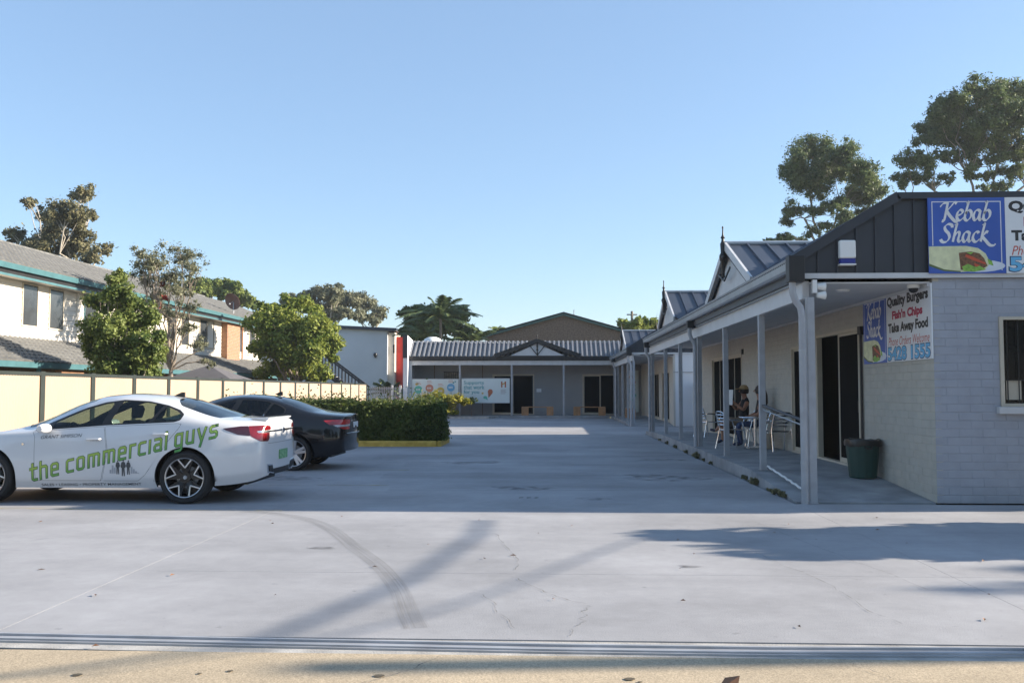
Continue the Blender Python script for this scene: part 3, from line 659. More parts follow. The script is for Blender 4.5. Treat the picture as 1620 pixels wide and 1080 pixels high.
SHADE_C = [(-1.46,-0.52,7.44,1.05,1.05,0.9), (-2.0,1.46,6.37,0.94,0.94,0.8), (-0.2,-0.54,6.34,1.76,1.76,1.49), (1.9,0.87,6.32,1.17,1.17,1.0), (1.36,1.11,7.2,1.29,1.29,1.1), (-0.83,-0.33,6.95,1.29,1.29,1.1), (2.75,-0.19,5.85,0.7,0.7,0.6), (-0.83,-0.38,7.6,0.7,0.7,0.6)]
BUSH_FAR_B = (7.96, 80, 0)
BUSH_FAR_C = [(-1.51,1.48,7.3,0.59,0.59,0.5), (-0.88,-0.85,7.02,0.72,0.72,0.61), (0.34,0.41,7.27,0.85,0.85,0.72), (1.29,1.11,7.15,0.72,0.72,0.61), (1.82,0.86,6.8,0.46,0.46,0.39)]
GUM_R1_B = (21.95, 75, 0)
GUM_R1_C = [(0.1,2.01,21.36,1.78,1.78,1.52), (-1.92,-1.29,19.39,1.4,1.4,1.19), (0.17,1.45,19.5,1.78,1.78,1.52), (1.57,-1.54,20.16,1.47,1.47,1.25), (2.41,0.06,21.35,0.85,0.85,0.73), (3.02,-1.6,18.6,1.71,1.71,1.45), (4.58,0.83,17.58,1.24,1.24,1.06), (3.26,1.5,17.63,1.47,1.47,1.25), (-1.47,-0.33,18.42,1.55,1.55,1.32), (2.32,2.01,19.62,1.24,1.24,1.06), (-1.81,1.43,19.79,0.93,0.93,0.79), (-0.12,-0.71,17.7,1.09,1.09,0.92), (-1.95,0.33,16.12,1.01,1.01,0.86), (-2.27,1.11,15.38,0.7,0.7,0.59), (-2.0,1.44,14.27,0.54,0.54,0.46), (-0.99,1.91,13.86,0.54,0.54,0.46), (1.72,-1.56,15.21,1.09,1.09,0.92), (4.23,1.08,16.06,1.01,1.01,0.86), (0.49,-1.59,15.98,0.7,0.7,0.59), (5.35,1.79,18.58,0.7,0.7,0.59), (-0.17,-1.21,14.63,0.7,0.7,0.59), (1.93,1.55,14.74,0.85,0.85,0.73), (-0.14,-0.85,16.02,0.85,0.85,0.73), (3.12,2.07,14.29,0.7,0.7,0.59), (-0.66,0.08,14.5,0.7,0.7,0.59), (1.5,-0.78,16.64,0.85,0.85,0.73)]
GUM_R2_B = (31.03, 68, 0)
GUM_R2_C = [(-0.16,-1.93,23.05,1.34,1.34,1.14), (2.1,-0.0,23.38,1.34,1.34,1.14), (3.83,0.53,23.53,1.41,1.41,1.2), (-2.2,-2.45,21.85,1.27,1.27,1.08), (-3.2,-1.83,21.19,1.27,1.27,1.08), (0.78,2.23,22.31,1.69,1.69,1.44), (0.52,-2.23,20.74,1.83,1.83,1.55), (2.44,-1.93,20.81,1.83,1.83,1.55), (-2.04,2.33,21.3,1.13,1.13,0.96), (-1.36,0.63,20.43,1.55,1.55,1.32), (0.1,-0.68,19.81,1.55,1.55,1.32), (-3.18,0.06,19.77,0.84,0.84,0.72), (2.88,0.85,19.96,1.55,1.55,1.32), (-4.89,-1.17,18.06,0.98,0.98,0.84), (-4.06,-1.88,17.78,1.06,1.06,0.9), (-4.29,1.5,17.56,0.77,0.77,0.66), (-3.37,0.89,17.36,0.77,0.77,0.66), (-5.09,0.06,16.62,0.49,0.49,0.42), (4.41,1.65,19.34,1.2,1.2,1.02), (3.07,0.26,17.58,0.98,0.98,0.84), (1.53,2.5,18.96,0.77,0.77,0.66), (-1.03,-1.54,17.01,0.77,0.77,0.66), (1.16,0.28,17.37,0.63,0.63,0.54), (1.96,-0.09,16.48,0.7,0.7,0.6), (-2.46,-0.76,18.41,0.7,0.7,0.6), (5.52,0.48,22.68,1.83,1.83,1.55), (5.13,-1.38,19.79,1.83,1.83,1.55), (5.73,1.57,17.96,1.27,1.27,1.08), (8.12,1.91,21.88,1.69,1.69,1.44), (-2.55,-1.93,16.52,0.63,0.63,0.54), (-0.84,-0.17,18.55,0.77,0.77,0.66), (1.05,-1.16,18.28,0.84,0.84,0.72), (-0.24,-2.17,15.76,0.56,0.56,0.48), (-1.87,2.06,17.09,0.49,0.49,0.42)]
M['shade_cloth'] = mat('charcoal shade cloth', (.10, .095, .10), .8)
M['roof_back'] = mat('weathered grey roof steel', (.19, .20, .22), .5, var=.12)
# ---------------------------------------------------------------- back office across the end of the court
bk = empty('office_building', (0, 54, 0), 'low grey office at the end of the court with ribbed roof and small pediment', 'building')
YB = 50.95
w = MB(); OPB = [(-3.33, -.91, .12, 2.45), (1.86, 3.95, .12, 2.45), (-6.16, -5.2, 1.5, 2.6)]
wall_cells(w, -7.9, 5.2, 0, 3.3, OPB, lambda a, b, c, d: w.box(a, b, 53.0, 53.2, c, d)); w.box(-7.9, 14, 60, 60.2, 0, 4.2); w.box(5.2, 14, 53.0, 53.2, 0, 4.2)
w.build('wall', M['grey_wall'], bk)
m = MB(); m.box(-7.7, 5.1, 54.2, 54.22, 0, 3.2); m.build('dark_interior', M['dark_room'], bk)
for xc in (-6.7, -3.9): 
    m = MB(); m.box(xc - .02, xc + .02, 52.985, 52.998, .12, 3.2); m.build('wall_joint', M['dark_brick'], bk)
m = MB(); m.box(-8.1, -7.86, 50.3, 60, 0, 4.2); m.prism([(50.3, 4.2), (60, 4.2), (60, 4.25), (53.6, 4.25), (50.3, 4.56)], YZ, -8.1, -7.86); m.build('side_wall', M['white_wall'], bk)
m = MB(); m.box(-8.12, -7.86, 50.26, 50.298, 3.3, 4.58); m.build('side_wall_cap', M['charcoal'], bk)
m = MB(); m.box(-7.86, 3.3, 50.95, 53, -.1, .125); m.build('veranda_floor', M['slab'], bk, bevel=.01)
for x in (-5.03, -2.13, .76, 3.62):
    p = MB(); p.box(x - .05, x + .05, YB + .05, YB + .15, .125, 2.93); p.build('veranda_post', M['post'], bk, bevel=.006)
p = MB(); p.box(-7.86, -7.72, YB + .05, YB + .2, .125, 2.93); p.build('corner_pier', M['beam'], bk)
b = MB(); b.box(-7.86, 3.5, YB + .04, YB + .13, 2.93, 3.17); b.build('veranda_beam', M['beam'], bk)
b = MB(); b.box(-7.86, 3.5, YB + .0, YB + .05, 3.172, 3.25); b.box(-7.86, 3.5, YB - .12, YB + .0, 3.22, 3.40); b.build('gutter', M['black'], bk)
b = MB(); b.box(-7.86, 3.5, YB + .13, 52.99, 3.05, 3.07); b.build('soffit', M['soffit'], bk)
zr = lambda y: min(3.40 + (y - YB) * .62, 4.22)
x = -7.86
while x < 4.2:
    v = []; prof = []
    for j in range(3): t = x + .26 * j; prof += [(t, .16), (t + .085, .16), (t + .11, 0), (t + .235, 0)]
    prof.append((x + .78, .16)); n_ = len(prof); r = MB()
    for y, dz in ((YB - .08, -.05), (52.27, 0.), (60, .05)): v += [(a, y - h * .5, zr(y) + dz + h * .85) for a, h in prof]
    r.add(v, [(a + i0, a + 1 + i0, n_ + a + 1 + i0, n_ + a + i0) for i0 in (0, n_) for a in range(n_ - 1)]); r.build('roof_sheet', M['roof_back'], bk, normals=False); x += .78
m = MB(); m.box(-7.8, 4.2, 52.24, 52.34, 4.27, 4.31); m.build('ridge_flashing', M['gutter'], bk)
# pediment over the entrance
pc = -.70; m = MB(); m.prism([(pc - 1.55, 3.42), (pc + 1.55, 3.42), (pc, 4.12)], XZ, YB - .16, YB - .10); m.build('pediment_panel', M['beam'], bk)
for s in (-1, 1):
    m = MB(); m.bar((pc + s * 2.38, YB - .2, 3.42), (pc + s * .0, YB - .2, 4.26), .2, .23, (0, 0, 1)); m.build('barge_board', M['black'], bk)
    m = MB(); m.prism([(pc + s * 2.3, 3.45), (pc, 4.25), (pc, 4.30), (pc + s * 2.4, 3.47)], XZ, YB - .1, 52.6); m.build('pediment_roof', M['roof'], bk)
    m = MB(); m.bar((pc + s * .42, YB - .2, 4.0), (pc, YB - .2, 3.46), .03, .045); m.build('gable_bracket', M['black'], bk)
m = MB(); m.lathe([(0, 3.45), (.03, 3.46), (.03, 3.7), (.07, 3.76), (.03, 3.82), (.05, 3.95), (.03, 4.3), (.02, 4.5), (.035, 4.53), (0, 4.62)], 10, (pc, YB - .24, 0)); m.build('finial', M['black'], bk, smooth=True)
m = MB(); m.box(-2.4, .9, YB - .2, YB - .12, 3.36, 3.44); m.build('pediment_sill', M['black'], bk)
def front_unit(root, xa, xb, z0, z1, n, y, kind='door'):
    f = .07; d = MB()
    for x in (xa, xb - f): d.box(x, x + f, y - .03, y + .06, z0, z1)
    d.box(xa + f, xb - f, y - .03, y + .06, z1 - f, z1); d.box(xa + f, xb - f, y - .03, y + .06, z0, z0 + .05)
    fr = d.build(kind + '_frame', M['cream'], root); w = (xb - xa - 2 * f) / n
    for i in range(n):
        x0 = xa + f + i * w; q = MB(); yo = y + .012 * (i % 2)
        q.box(x0, x0 + .05, yo, yo + .03, z0 + .05, z1 - f); q.box(x0 + w - .05, x0 + w, yo, yo + .03, z0 + .05, z1 - f); q.box(x0 + .05, x0 + w - .05, yo, yo + .03, z0 + .05, z0 + .13); q.box(x0 + .05, x0 + w - .05, yo, yo + .03, z1 - f - .05, z1 - f)
        lf = q.build('sliding_leaf', M['cream'] if i % 2 == 0 else M['black'], root); q = MB(); q.box(x0 + .05, x0 + w - .05, yo + .012, yo + .018, z0 + .13, z1 - f - .05); q.build('pane', M['screen'], lf)
front_unit(bk, -3.33, -.91, .12, 2.45, 2, 53.0); front_unit(bk, 1.86, 3.95, .12, 2.45, 2, 53.0)
m = MB(); m.box(-6.16, -5.2, 52.98, 53.03, 1.5, 1.56); m.box(-6.16, -5.2, 52.98, 53.03, 2.54, 2.6); wfb = m.build('window_frame', M['black'], bk)
m = MB(); m.box(-6.1, -5.25, 53.06, 53.07, 1.56, 2.54); m.build('pane', M['dark_glass'], wfb)
m = MB()
for i in range(8): m.box(-6.1 + i * .115, -6.065 + i * .115, 53.0, 53.02, 1.56, 2.54)
m.build('security_bar', M['cream'], wfb)
m = MB(); m.box(-.78, -.5, 52.98, 52.998, 1.42, 1.62); tag(m.build('wall_notice', M['white_sheet'], None), 'small white notice on grey wall right of the centre doorway', 'notice')
m = MB(); m.lathe([(0, .38), (.25, .36), (.48, .25), (.6, .05), (.62, 0)], 20, (-7.0, 54.4, 4.33)); m.lathe([(.42, -.1), (.42, .1)], 16, (-7.0, 54.4, 4.3))
tag(m.build('roof_vent', M['white_plastic'], smooth=True), 'white domed vent on the ribbed office roof', 'vent')
def bench(x, y, label, rz=0):
    e = empty('timber_bench', (x, y, .126), label, 'bench', 'timber benches along the veranda', rz)
    for s in (-1, 1):
        for i in range(3):
            m = MB(); a = s * .70 - .19 + i * .130; m.box(a, a + .122, -.19, .19, .0, .44); m.build('end_plank', M['timber'], e, world=False)
    for i in range(3):
        m = MB(); m.box(-.88, .88, -.18 + i * .122, -.07 + i * .122, .445, .485); m.build('seat_plank', M['timber'], e, world=False)
    return e
bench(-.70, 51.55, 'timber bench on box ends in front of the centre doorway'); bench(2.2, 51.55, 'timber bench on box ends in front of the right doorway')
bench(4.05, 46.6, 'timber bench on box ends standing inside the far side veranda', math.pi / 2)
# low soil bed and weed by the office veranda
m = MB(); m.box(-7.8, -3.45, 49.6, 50.9, -.05, .06); tag(m.build('garden_bed', M['soil']), kind='structure')
m = MB(); m.box(-7.8, -3.3, 49.45, 49.58, -.05, .11); m.bar((-3.35, 49.5, .05), (-2.9, 50.9, .05), .12, .12); tag(m.build('garden_kerb', M['kerb']), kind='structure')

# ---------------------------------------------------------------- brown brick hall beyond
hl = empty('brick_hall', (1, 78, 0), 'tall brown brick hall with green gable fascia behind the office', 'building')
m = MB(); ap, el, er = (1.08, 7.5), (-5.3, 5.75), (6.7, 5.9)
m.prism([(-5.1, 0), (6.6, 0), (6.6, 5.75), (1.08, 7.4), (-5.1, 5.65)], XZ, 72.0, 86); m.build('wall', M['dark_brick'], hl)
mb = MB(); z = 3.9; cz = 0
while z < 7.3:
    hwl = -5.1 if z < 5.6 else -5.1 + (z - 5.65) / (7.4 - 5.65) * 6.18; hwr = 6.6 if z < 5.7 else 6.6 - (z - 5.75) / (7.4 - 5.75) * 5.52; u = hwl + .05 - (.12 if cz % 2 else 0)
    while u < hwr - .05:
        brick_geo(mb, (max(u, hwl + .05), min(u + .23, hwr - .05), z, z + .076), lambda a, b, d: (a, 72.0 - d, b), .008); u += .24
    z += .086; cz += 1
tag(mb.build('brick', M['dark_brick'], hl, normals=False), kind='stuff')
M['green_fascia'] = mat('dark green fascia', (.035, .085, .075), .5)
for e_, nm in ((el, 'fascia'), (er, 'fascia')):
    m = MB(); m.bar((e_[0], 71.85, e_[1] + .02), (ap[0], 71.85, ap[1] + .0), .3, .26); m.build('fascia_board', M['green_fascia'], hl)
    m = MB(); m.prism([(e_[0], e_[1] + .05), (ap[0], ap[1] + .05), (ap[0], ap[1] + .16), (e_[0], e_[1] + .16)], XZ, 71.7, 86); m.build('roof', M['roof'], hl)
m = MB(); m.tube([(1.9, 72.2, 7.4), (1.9, 72.2, 7.85)], .04, 6); m.build('roof_pipe', M['steel'], hl)

# ---------------------------------------------------------------- white building with red panel and outside stair
wb = empty('white_building', (-17, 78, 0), 'white rendered two storey block with red end panel and grey skillion roof', 'building')
m = MB(); m.prism([(-24, 0), (-13.39, 0), (-13.39, 6.42), (-24, 6.95)], XZ, 75, 84); m.build('wall', M['white_wall'], wb)
m = MB(); m.prism([(-24.3, 6.97), (-12.6, 6.39), (-12.6, 6.62), (-24.3, 7.2)], XZ, 74.6, 84.5); m.build('roof', M['roof'], wb)
m = MB(); m.box(-13.387, -12.85, 75.4, 84, 0, 6.3); m.build('end_wall', M['board'], wb)
m = MB(); m.box(-12.98, -12.84, 75.36, 75.398, 4.6, 5.3); m.build('window', M['dark_glass'], wb)
m = MB(); m.box(-12.847, -12.0, 76.2, 80, .0, 6.0); m.build('red_panel', M['red_wall'], wb)
m = MB(); m.lathe([(0, 0), (.13, .0), (.16, -.1), (.1, -.2), (0, -.2)], 12, (-14.37, 74.93, 4.45), axis='y'); m.box(-14.42, -14.32, 74.85, 74.99, 4.2, 4.4); m.build('wall_lamp', M['black'], wb)
st = empty('stair', (-14.7, 66.5, 0), 'grey outside stair with railings going down beside the white block', 'stair')
for y in (66, 67.2):
    m = MB(); m.bar((-17.4, y, 4.8), (-13.3, y, 1.75), .09, .12); m.build('handrail', M['charcoal'], st)
    m = MB(); m.bar((-17.4, y, 3.6), (-13.3, y, .55), .06, .30); m.build('stringer', M['charcoal'], st)
    for i in range(17):
        x = -17.3 + i * .245; zt_ = 4.8 - (x + 17.4) * .744; m = MB(); m.bar((x, y, zt_ - 1.2), (x, y, zt_), .07, .07); m.build('baluster', M['shade_cloth'], st)
for i in range(16):
    m = MB(); m.box(-17.3 + i * .25, -17.03 + i * .25, 66.05, 67.15, 3.6 - i * .187, 3.64 - i * .187); m.build('tread', M['steel'], st)
m = MB(); m.box(-19.4, -17.3, 65.9, 67.3, 3.55, 3.65); m.box(-17.5, -17.4, 66, 66.1, 0, 3.55); m.box(-17.5, -17.4, 67.1, 67.2, 0, 3.55); m.build('landing', M['steel'], st)

# ---------------------------------------------------------------- townhouse row on the left
th = empty('townhouse_row', (-21, 46, 0), 'white weatherboard townhouse row with teal gutters and grey tiled roofs', 'building')
WX, HY0, HY1 = -19.0, 24.0, 66.0
m = MB(); m.box(-27.5, WX - .06, HY0, HY1, 3.0, 5.75); m.build('upper_wall', M['board'], th)
m = MB(); m.box(-27.5, WX - .06, HY0, HY1, 0, 2.998); m.build('lower_wall', M['dark_brick'], th)
WIN = [(32.2, 33.12), (33.98, 34.92), (36.6, 37.6), (39.6, 40.5), (44.7, 45.6), (46.45, 47.4), (48.95, 51.0), (55.15, 55.95), (57.2, 58.2), (60.5, 61.5)]
k = 0; z = 3.25
while z < 5.55:
    m = MB(); h = .205; y = HY0
    m.prism([(WX - .06, z), (WX, z), (WX - .026, z + h - .002), (WX - .06, z + h - .002)], lambda u, v, w: (u, w, v), HY0, 52.25); m.build('weatherboard', M['board'], th)
    m = MB(); m.prism([(WX - .06, z), (WX, z), (WX - .026, z + h - .002), (WX - .06, z + h - .002)], lambda u, v, w: (u, w, v), 54.5, HY1); m.build('weatherboard', M['board'], th)
    z += h
M['bright_glass'] = mat('reflective window glass', (.045, .05, .055), .15, var=.3, scale=1.2, spec=.8)
for i, (a, b) in enumerate(WIN):
    f = MB()
    for p, q, r, s in ((a - .05, a, 3.84, 5.42), (b, b + .05, 3.84, 5.42), (a, b, 3.84, 3.89), (a, b, 5.37, 5.42)): f.box(WX - .03, WX + .022, p, q, r, s)
    fo = f.build('window_frame', M['cream'] if i != 2 else M['teal'], th); m = MB(); m.box(WX - .03, WX + .006, a, b, 3.89, 5.37); m.build('pane', M['bright_glass'], fo)
    if b - a > 1.5: m = MB(); m.box(WX + .006, WX + .02, (a + b) / 2 - .03, (a + b) / 2 + .03, 3.89, 5.37); m.build('mullion', M['cream'], fo); m = MB(); m.box(WX + .006, WX + .01, a + 1.15, b - .1, 3.9, 5.36); m.build('curtain', M['board'], fo)
m = MB(); m.tube([(WX + .03, 35.95, 3.3), (WX + .03, 35.95, 5.5)], .02, 6); m.build('downpipe', M['board'], th)
m = MB(); m.tube([(WX + .42, 54.62, 5.6), (WX + .42, 54.62, 3.4)], .05, 8); m.build('downpipe', M['orange_brick'], th, smooth=True)
# brick pier
m = MB(); m.box(WX - .1, WX + .33, 52.28, 54.46, 0, 5.6); pr = m.build('brick_pier', M['mortar'], th)
cz = 0; z = 2.6; allb = []
while z < 5.55:
    allb += [(max(52.28, u), min(u + .23, 54.46), z, z + .076) for u in np.arange(52.28 - (.12 if cz % 2 else 0), 54.46, .24) if min(u + .23, 54.46) - max(52.28, u) > .03]; z += .086; cz += 1
mb = MB()
for q in allb: brick_geo(mb, q, lambda u, v, d: (WX + .33 + d, u, v), .008)
for q in bricks(WX - .05, WX + .33, 2.6, 5.55, []): brick_geo(mb, q, lambda u, v, d: (u, 52.28 - d, v), .008)
tag(mb.build('brick', M['orange_brick'], pr, normals=False), kind='stuff')
# eaves
m = MB(); m.box(-18.44, -18.40, HY0, HY1, 5.42, 5.50); m.build('fascia_strip', M['teal'], th)
m = MB(); m.box(-18.47, -18.43, HY0, HY1, 5.50, 5.68); m.build('fascia_board', M['black'], th)  # coloured black to stand for the shadow line below the gutter
m = MB(); m.prism([(-18.42, 5.66), (-18.31, 5.66), (-18.27, 5.84), (-18.29, 5.85), (-18.33, 5.70), (-18.42, 5.70)], lambda u, v, w: (u, w, v), HY0, HY1); m.build('gutter', M['teal'], th)
m = MB(); m.box(WX, -18.45, HY0, HY1, 5.46, 5.50); m.build('eave_soffit', M['board'], th)
m = MB(); m.box(-16.46, -16.42, HY0, HY1, 2.22, 2.28); m.prism([(-16.42, 2.24), (-16.33, 2.24), (-16.30, 2.42), (-16.33, 2.42), (-16.36, 2.28), (-16.42, 2.28)], lambda u, v, w: (u, w, v), HY0, HY1); m.build('veranda_gutter', M['teal'], th)
for y in (28.9, 33.2, 37.5, 41.8, 46.1, 50.4, 54.7, 59):
    m = MB(); m.box(-16.55, -16.45, y, y + .1, 0, 2.24); m.build('veranda_post', M['teal'], th)
for y0, y1 in ((30.5, 32), (39, 41.5), (47.5, 50.5)):
    m = MB(); m.box(-16.8, -16.58, y0, y1, 0, 2.2); m.build('screen_wall', M['orange_brick'], th)
# tiled roofs: every tile a curved slab lapping the next
def tile_mesh(w, l):
    n = 4; V = []; 
    for y0, z0 in ((0, .028), (l * 1.12, .008)):
        for i in range(n + 1): t = i / n; V.append((t * w, y0, z0 + .030 * math.sin(math.pi * t) ** 2 + (.0 if i else -.006)))
    for i in range(n + 1): t = i / n; V.append((t * w, 0, -.005))
    F = [(i, i + 1, n + 2 + i, n + 1 + i) for i in range(n)] + [(2 * n + 2 + i, 2 * n + 3 + i, i + 1, i) for i in range(n)]
    return np.array(V), F
def tiled(root, x0, z0, x1, z1, y0, y1, first, tw=.30, tl=.32):
    """roof plane rising from (x0,z0) at the gutter to (x1,z1); tiles near `first` are single parts, the rest one part"""
    L = math.hypot(x1 - x0, z1 - z0); dx, dz = (x1 - x0) / L, (z1 - z0) / L; rows = int(L / tl); V, F = tile_mesh(tw - .004, L / rows)
    me = mesh_from('roof_tile', V, F, M['tile'], smooth=False); mats = []
    for r in range(rows):
        off = (tw / 2 if r % 2 else 0)
        for c in range(int((y1 - y0) / tw)):
            mats.append((r, y0 + c * tw + off))
    mats.sort(key=lambda t: abs(t[1] - first)); rest_v, rest_f = [], []
    R = Matrix(((0, dx, dz), (1, 0, 0), (0, dz, -dx))).to_4x4()
    for k, (r, y) in enumerate(mats):
        p = Vector((x0 + dx * r * L / rows, y, z0 + dz * r * L / rows))
        if k < 150:
            o = obj('roof_tile', me, root); o.matrix_parent_inverse = Matrix.Identity(4); o.rotation_euler = R.to_euler(); o.location = p - wloc(root)
        else:
            b = len(rest_v); rest_v += [tuple(R @ Vector(v) + p) for v in V]; rest_f += [[b + i for i in f] for f in F]
    o = obj('roof_tile', mesh_from('roof_tile', rest_v, rest_f, M['tile']), root); tag(o, kind='stuff')
    m = MB(); n_ = Vector((dz, 0, -dx)) * .03; a, b = Vector((x0, 0, z0)) - n_, Vector((x1, 0, z1)) - n_
    m.quad((a.x, y0, a.z), (a.x, y1, a.z), (b.x, y1, b.z), (b.x, y0, b.z)); m.build('roof_underlay', M['dark_brick'], root)
tiled(th, -18.32, 5.86, -23.2, 7.78, HY0, HY1, 37); tiled(th, -16.36, 2.43, WX + .0, 3.40, HY0, HY1, 33)
m = MB(); m.prism([(-23.2, 7.75), (-27.9, 5.8), (-27.9, 5.7), (-23.2, 7.65)], lambda u, v, w: (u, w, v), HY0, HY1); m.build('rear_roof', M['tile'], th)
y = HY0
while y < HY1:
    m = MB(); m.tube([(-23.2, y, 7.79), (-23.2, y + .39, 7.79)], .09, 8); m.build('ridge_tile', M['tile'], th) if y < 60 else None; y += .4
m = MB(); m.prism([(-27.5, 5.75), (-19, 5.75), (-23.2, 7.68)], XZ, HY1 - .2, HY1); m.prism([(-27.5, 5.75), (-19, 5.75), (-23.2, 7.68)], XZ, HY0, HY0 + .2); m.build('gable_wall', M['board'], th)
dsh = empty('satellite_dish', (-18.8, 53.6, 6.1), 'brown satellite dish on a pole above the teal gutter', 'satellite dish')
m = MB(); m.tube([(-18.8, 53.6, 5.95), (-18.8, 53.6, 6.75)], .035, 8); m.build('pole', M['steel'], dsh)
m = MB(); V_ = [(.52 * r, .16 * r * r) for r in (0, .25, .5, .75, 1.)]; m.lathe(V_ + [(1.01 * .52, .165), (.51, .18)], 24, (0, 0, 0), axis='y')
di = m.build('reflector', mat('brown mesh dish', (.20, .12, .10), .6), dsh, smooth=True, world=False); di.location = (.05, -.05, .75); di.rotation_euler = (rad(-25), 0, rad(160))
m = MB(); m.tube([(0, 0, 0), (0, .45, -.05)], .014, 6); m.lathe([(0, .42), (.05, .43), (.05, .5), (0, .5)], 10, (0, 0, -.05), axis='y'); fa = m.build('feed_arm', M['steel'], dsh, world=False); fa.location = di.location; fa.rotation_euler = di.rotation_euler
m = MB(); m.tube([(-22.6, 55.2, 7.4), (-22.6, 55.2, 8.9)], .02, 6); m.tube([(-22.6, 55.2, 8.85), (-21.6, 55.8, 8.7)], .012, 5)
for i in range(5): m.tube([(-22.5 + i * .2, 55.0 + i * .12, 8.82 - i * .03), (-22.5 + i * .2, 55.5 + i * .12, 8.82 - i * .03)], .008, 4)
tag(m.build('television_antenna', M['steel']), 'thin television antenna on the townhouse ridge', 'antenna')
gz = empty('gazebo', (-14.5, 37.5, 0), 'dark grey peaked shade gazebo behind the cream fence', 'gazebo')
M['shade_cloth'] = mat('charcoal shade cloth', (.10, .095, .10), .8)
for i in range(4):
    a, b = [(1.9, 1.9), (-1.9, 1.9), (-1.9, -1.9), (1.9, -1.9)][i], [(-1.9, 1.9), (-1.9, -1.9), (1.9, -1.9), (1.9, 1.9)][i]
    m = MB(); m.add([(-14.5 + a[0], 38.5 + a[1], 1.78), (-14.5 + b[0], 38.5 + b[1], 1.78), (-14.5, 38.5, 2.6), (-14.5 + a[0], 38.5 + a[1], 1.6), (-14.5 + b[0], 38.5 + b[1], 1.6)], [(0, 1, 2), (3, 4, 1, 0)]); m.build('canopy_panel', M['shade_cloth'], gz, normals=False)
    m = MB(); m.box(-14.53 + a[0] * .97, -14.47 + a[0] * .97, 38.47 + a[1] * .97, 38.53 + a[1] * .97, 0, 1.8); m.build('leg', M['steel'], gz)

# ---------------------------------------------------------------- cream fence, gate
fx = -10.0; fn = empty('boundary_fence', (fx, 31, 0), 'cream ribbed steel fence with dark posts along the left boundary', 'fence')
ys = [11.68 + 1.996 * i for i in range(20)]
prof = []
n_ = 20
for i in range(n_):
    t = i / n_; q = 1 / n_; prof += [(t, 0), (t + q * .2, .012), (t + q * .45, .012), (t + q * .72, 0)]
prof.append((1, 0))
for i, y in enumerate(ys):
    p = MB(); p.box(fx - .03, fx + .03, y - .08, y + .08, -.1, 1.90); p.build('fence_post', M['fence_post'], fn)
    if i == len(ys) - 1: break
    a, b = y + .08, ys[i + 1] - .08; m = MB(); v = [(fx + .004 + h, a + (b - a) * t, .06) for t, h in prof] + [(fx + .004 + h, a + (b - a) * t, 1.83) for t, h in prof]; k = len(prof)
    m.add(v, [(j, j + 1, k + j + 1, k + j) for j in range(k - 1)]); m.build('fence_panel', M['fence_cream'], fn, normals=False)
    for z0, z1 in ((1.815, 1.885), (.02, .07)): r = MB(); r.box(fx - .025, fx + .028, a, b, z0, z1); r.build('fence_rail', M['fence_post'], fn)
gt_ = empty('picket_gate', (-9.0, 50.1, 0), 'pale grey picket gate closing the gap at the fence end', 'gate')
m = MB(); m.box(-9.9, -8.14, 50.1, 50.13, 1.60, 1.65); m.box(-9.9, -8.14, 50.1, 50.13, .2, .25); m.build('gate_rail', M['post'], gt_)
x = -9.88
while x < -8.2:
    m = MB(); m.box(x, x + .04, 50.075, 50.098, .12, 1.72); m.build('picket', M['post'], gt_); x += .098
for x in (-8.72, -8.26): m = MB(); m.box(x, x + .1, 50.04, 50.14, 0, 1.80); m.build('gate_post', M['beam'], gt_)
m = MB(); m.box(6.08, 6.12, 32.45, 39.25, .02, 1.8)
for y in (32.6, 34.8, 37, 39.1): m.box(6.05, 6.15, y - .04, y + .04, 0, 1.85)
tag(m.build('side_fence', M['post']), 'grey metal side fence across the gap between the two shop blocks', 'fence')
LM = dict(dark=leaf_mat('dark gum leaf', (.036, .068, .026), (.16, .205, .08)), olive=leaf_mat('olive gum leaf', (.075, .08, .04), (.23, .21, .11)),
          bright=leaf_mat('fresh green leaf', (.055, .10, .022), (.22, .26, .07)), pale=leaf_mat('pale grey green leaf', (.09, .105, .065), (.26, .26, .16)),
          lime=leaf_mat('sunny yellow green leaf', (.08, .135, .02), (.30, .33, .065)), hedge=leaf_mat('hedge leaf', (.026, .052, .016), (.13, .165, .04)),
          palm=leaf_mat('palm leaf', (.05, .09, .04), (.20, .25, .10)), croton=leaf_mat('golden croton leaf', (.14, .17, .02), (.45, .40, .07)), red=leaf_mat('red bottlebrush', (.25, .03, .03), (.4, .08, .06)))
tree('gum_tree', 'tall olive gum tree rising behind the left townhouse roof', GUM_LEFT_B, GUM_LEFT_C, 22000, .14, LM['olive'], M['bark_pale'], .32, .55, droop=.3, twigs=4, shell=.05)
tree('leafy_tree', 'dense bright green tree just behind the cream fence near the townhouse windows', DENSE_B, DENSE_C, 34000, .062, LM['bright'], M['bark'], .11, .25)
wt = tree('bottlebrush_tree', 'sparse twiggy bottlebrush with a few red flowers behind the dense green tree', WISPY_B, WISPY_C, 13000, .062, LM['pale'], M['bark'], .10, .42, droop=.2, twigs=7, shell=.05, aspect=.35)
V, F = leaf_quads([(-.45, -.2, 5.75, .12, .12, .2), (-.3, -.3, 5.15, .1, .1, .18), (.1, .2, 5.5, .1, .1, .2), (-.7, 0, 4.9, .1, .1, .15)], 260, .06)
obj('flower', mesh_from('flower', V, F, LM['red']), wt, world=False)
tree('far_tree', 'broad green tree crown showing over the far townhouse ridge', FARGREEN_B, FARGREEN_C, 16000, .24, LM['bright'], M['bark'], .4, .5)
tree('round_tree', 'round yellow green tree beside the end of the townhouse row', ROUND_B, ROUND_C, 30000, .105, LM['lime'], M['bark'], .16, .3)
tree('gum_tree', 'tall grey green gum far behind the round yellow green tree', GUM_MID_B, GUM_MID_C, 22000, .20, LM['pale'], M['bark_pale'], .4, .5, droop=.3, twigs=4)
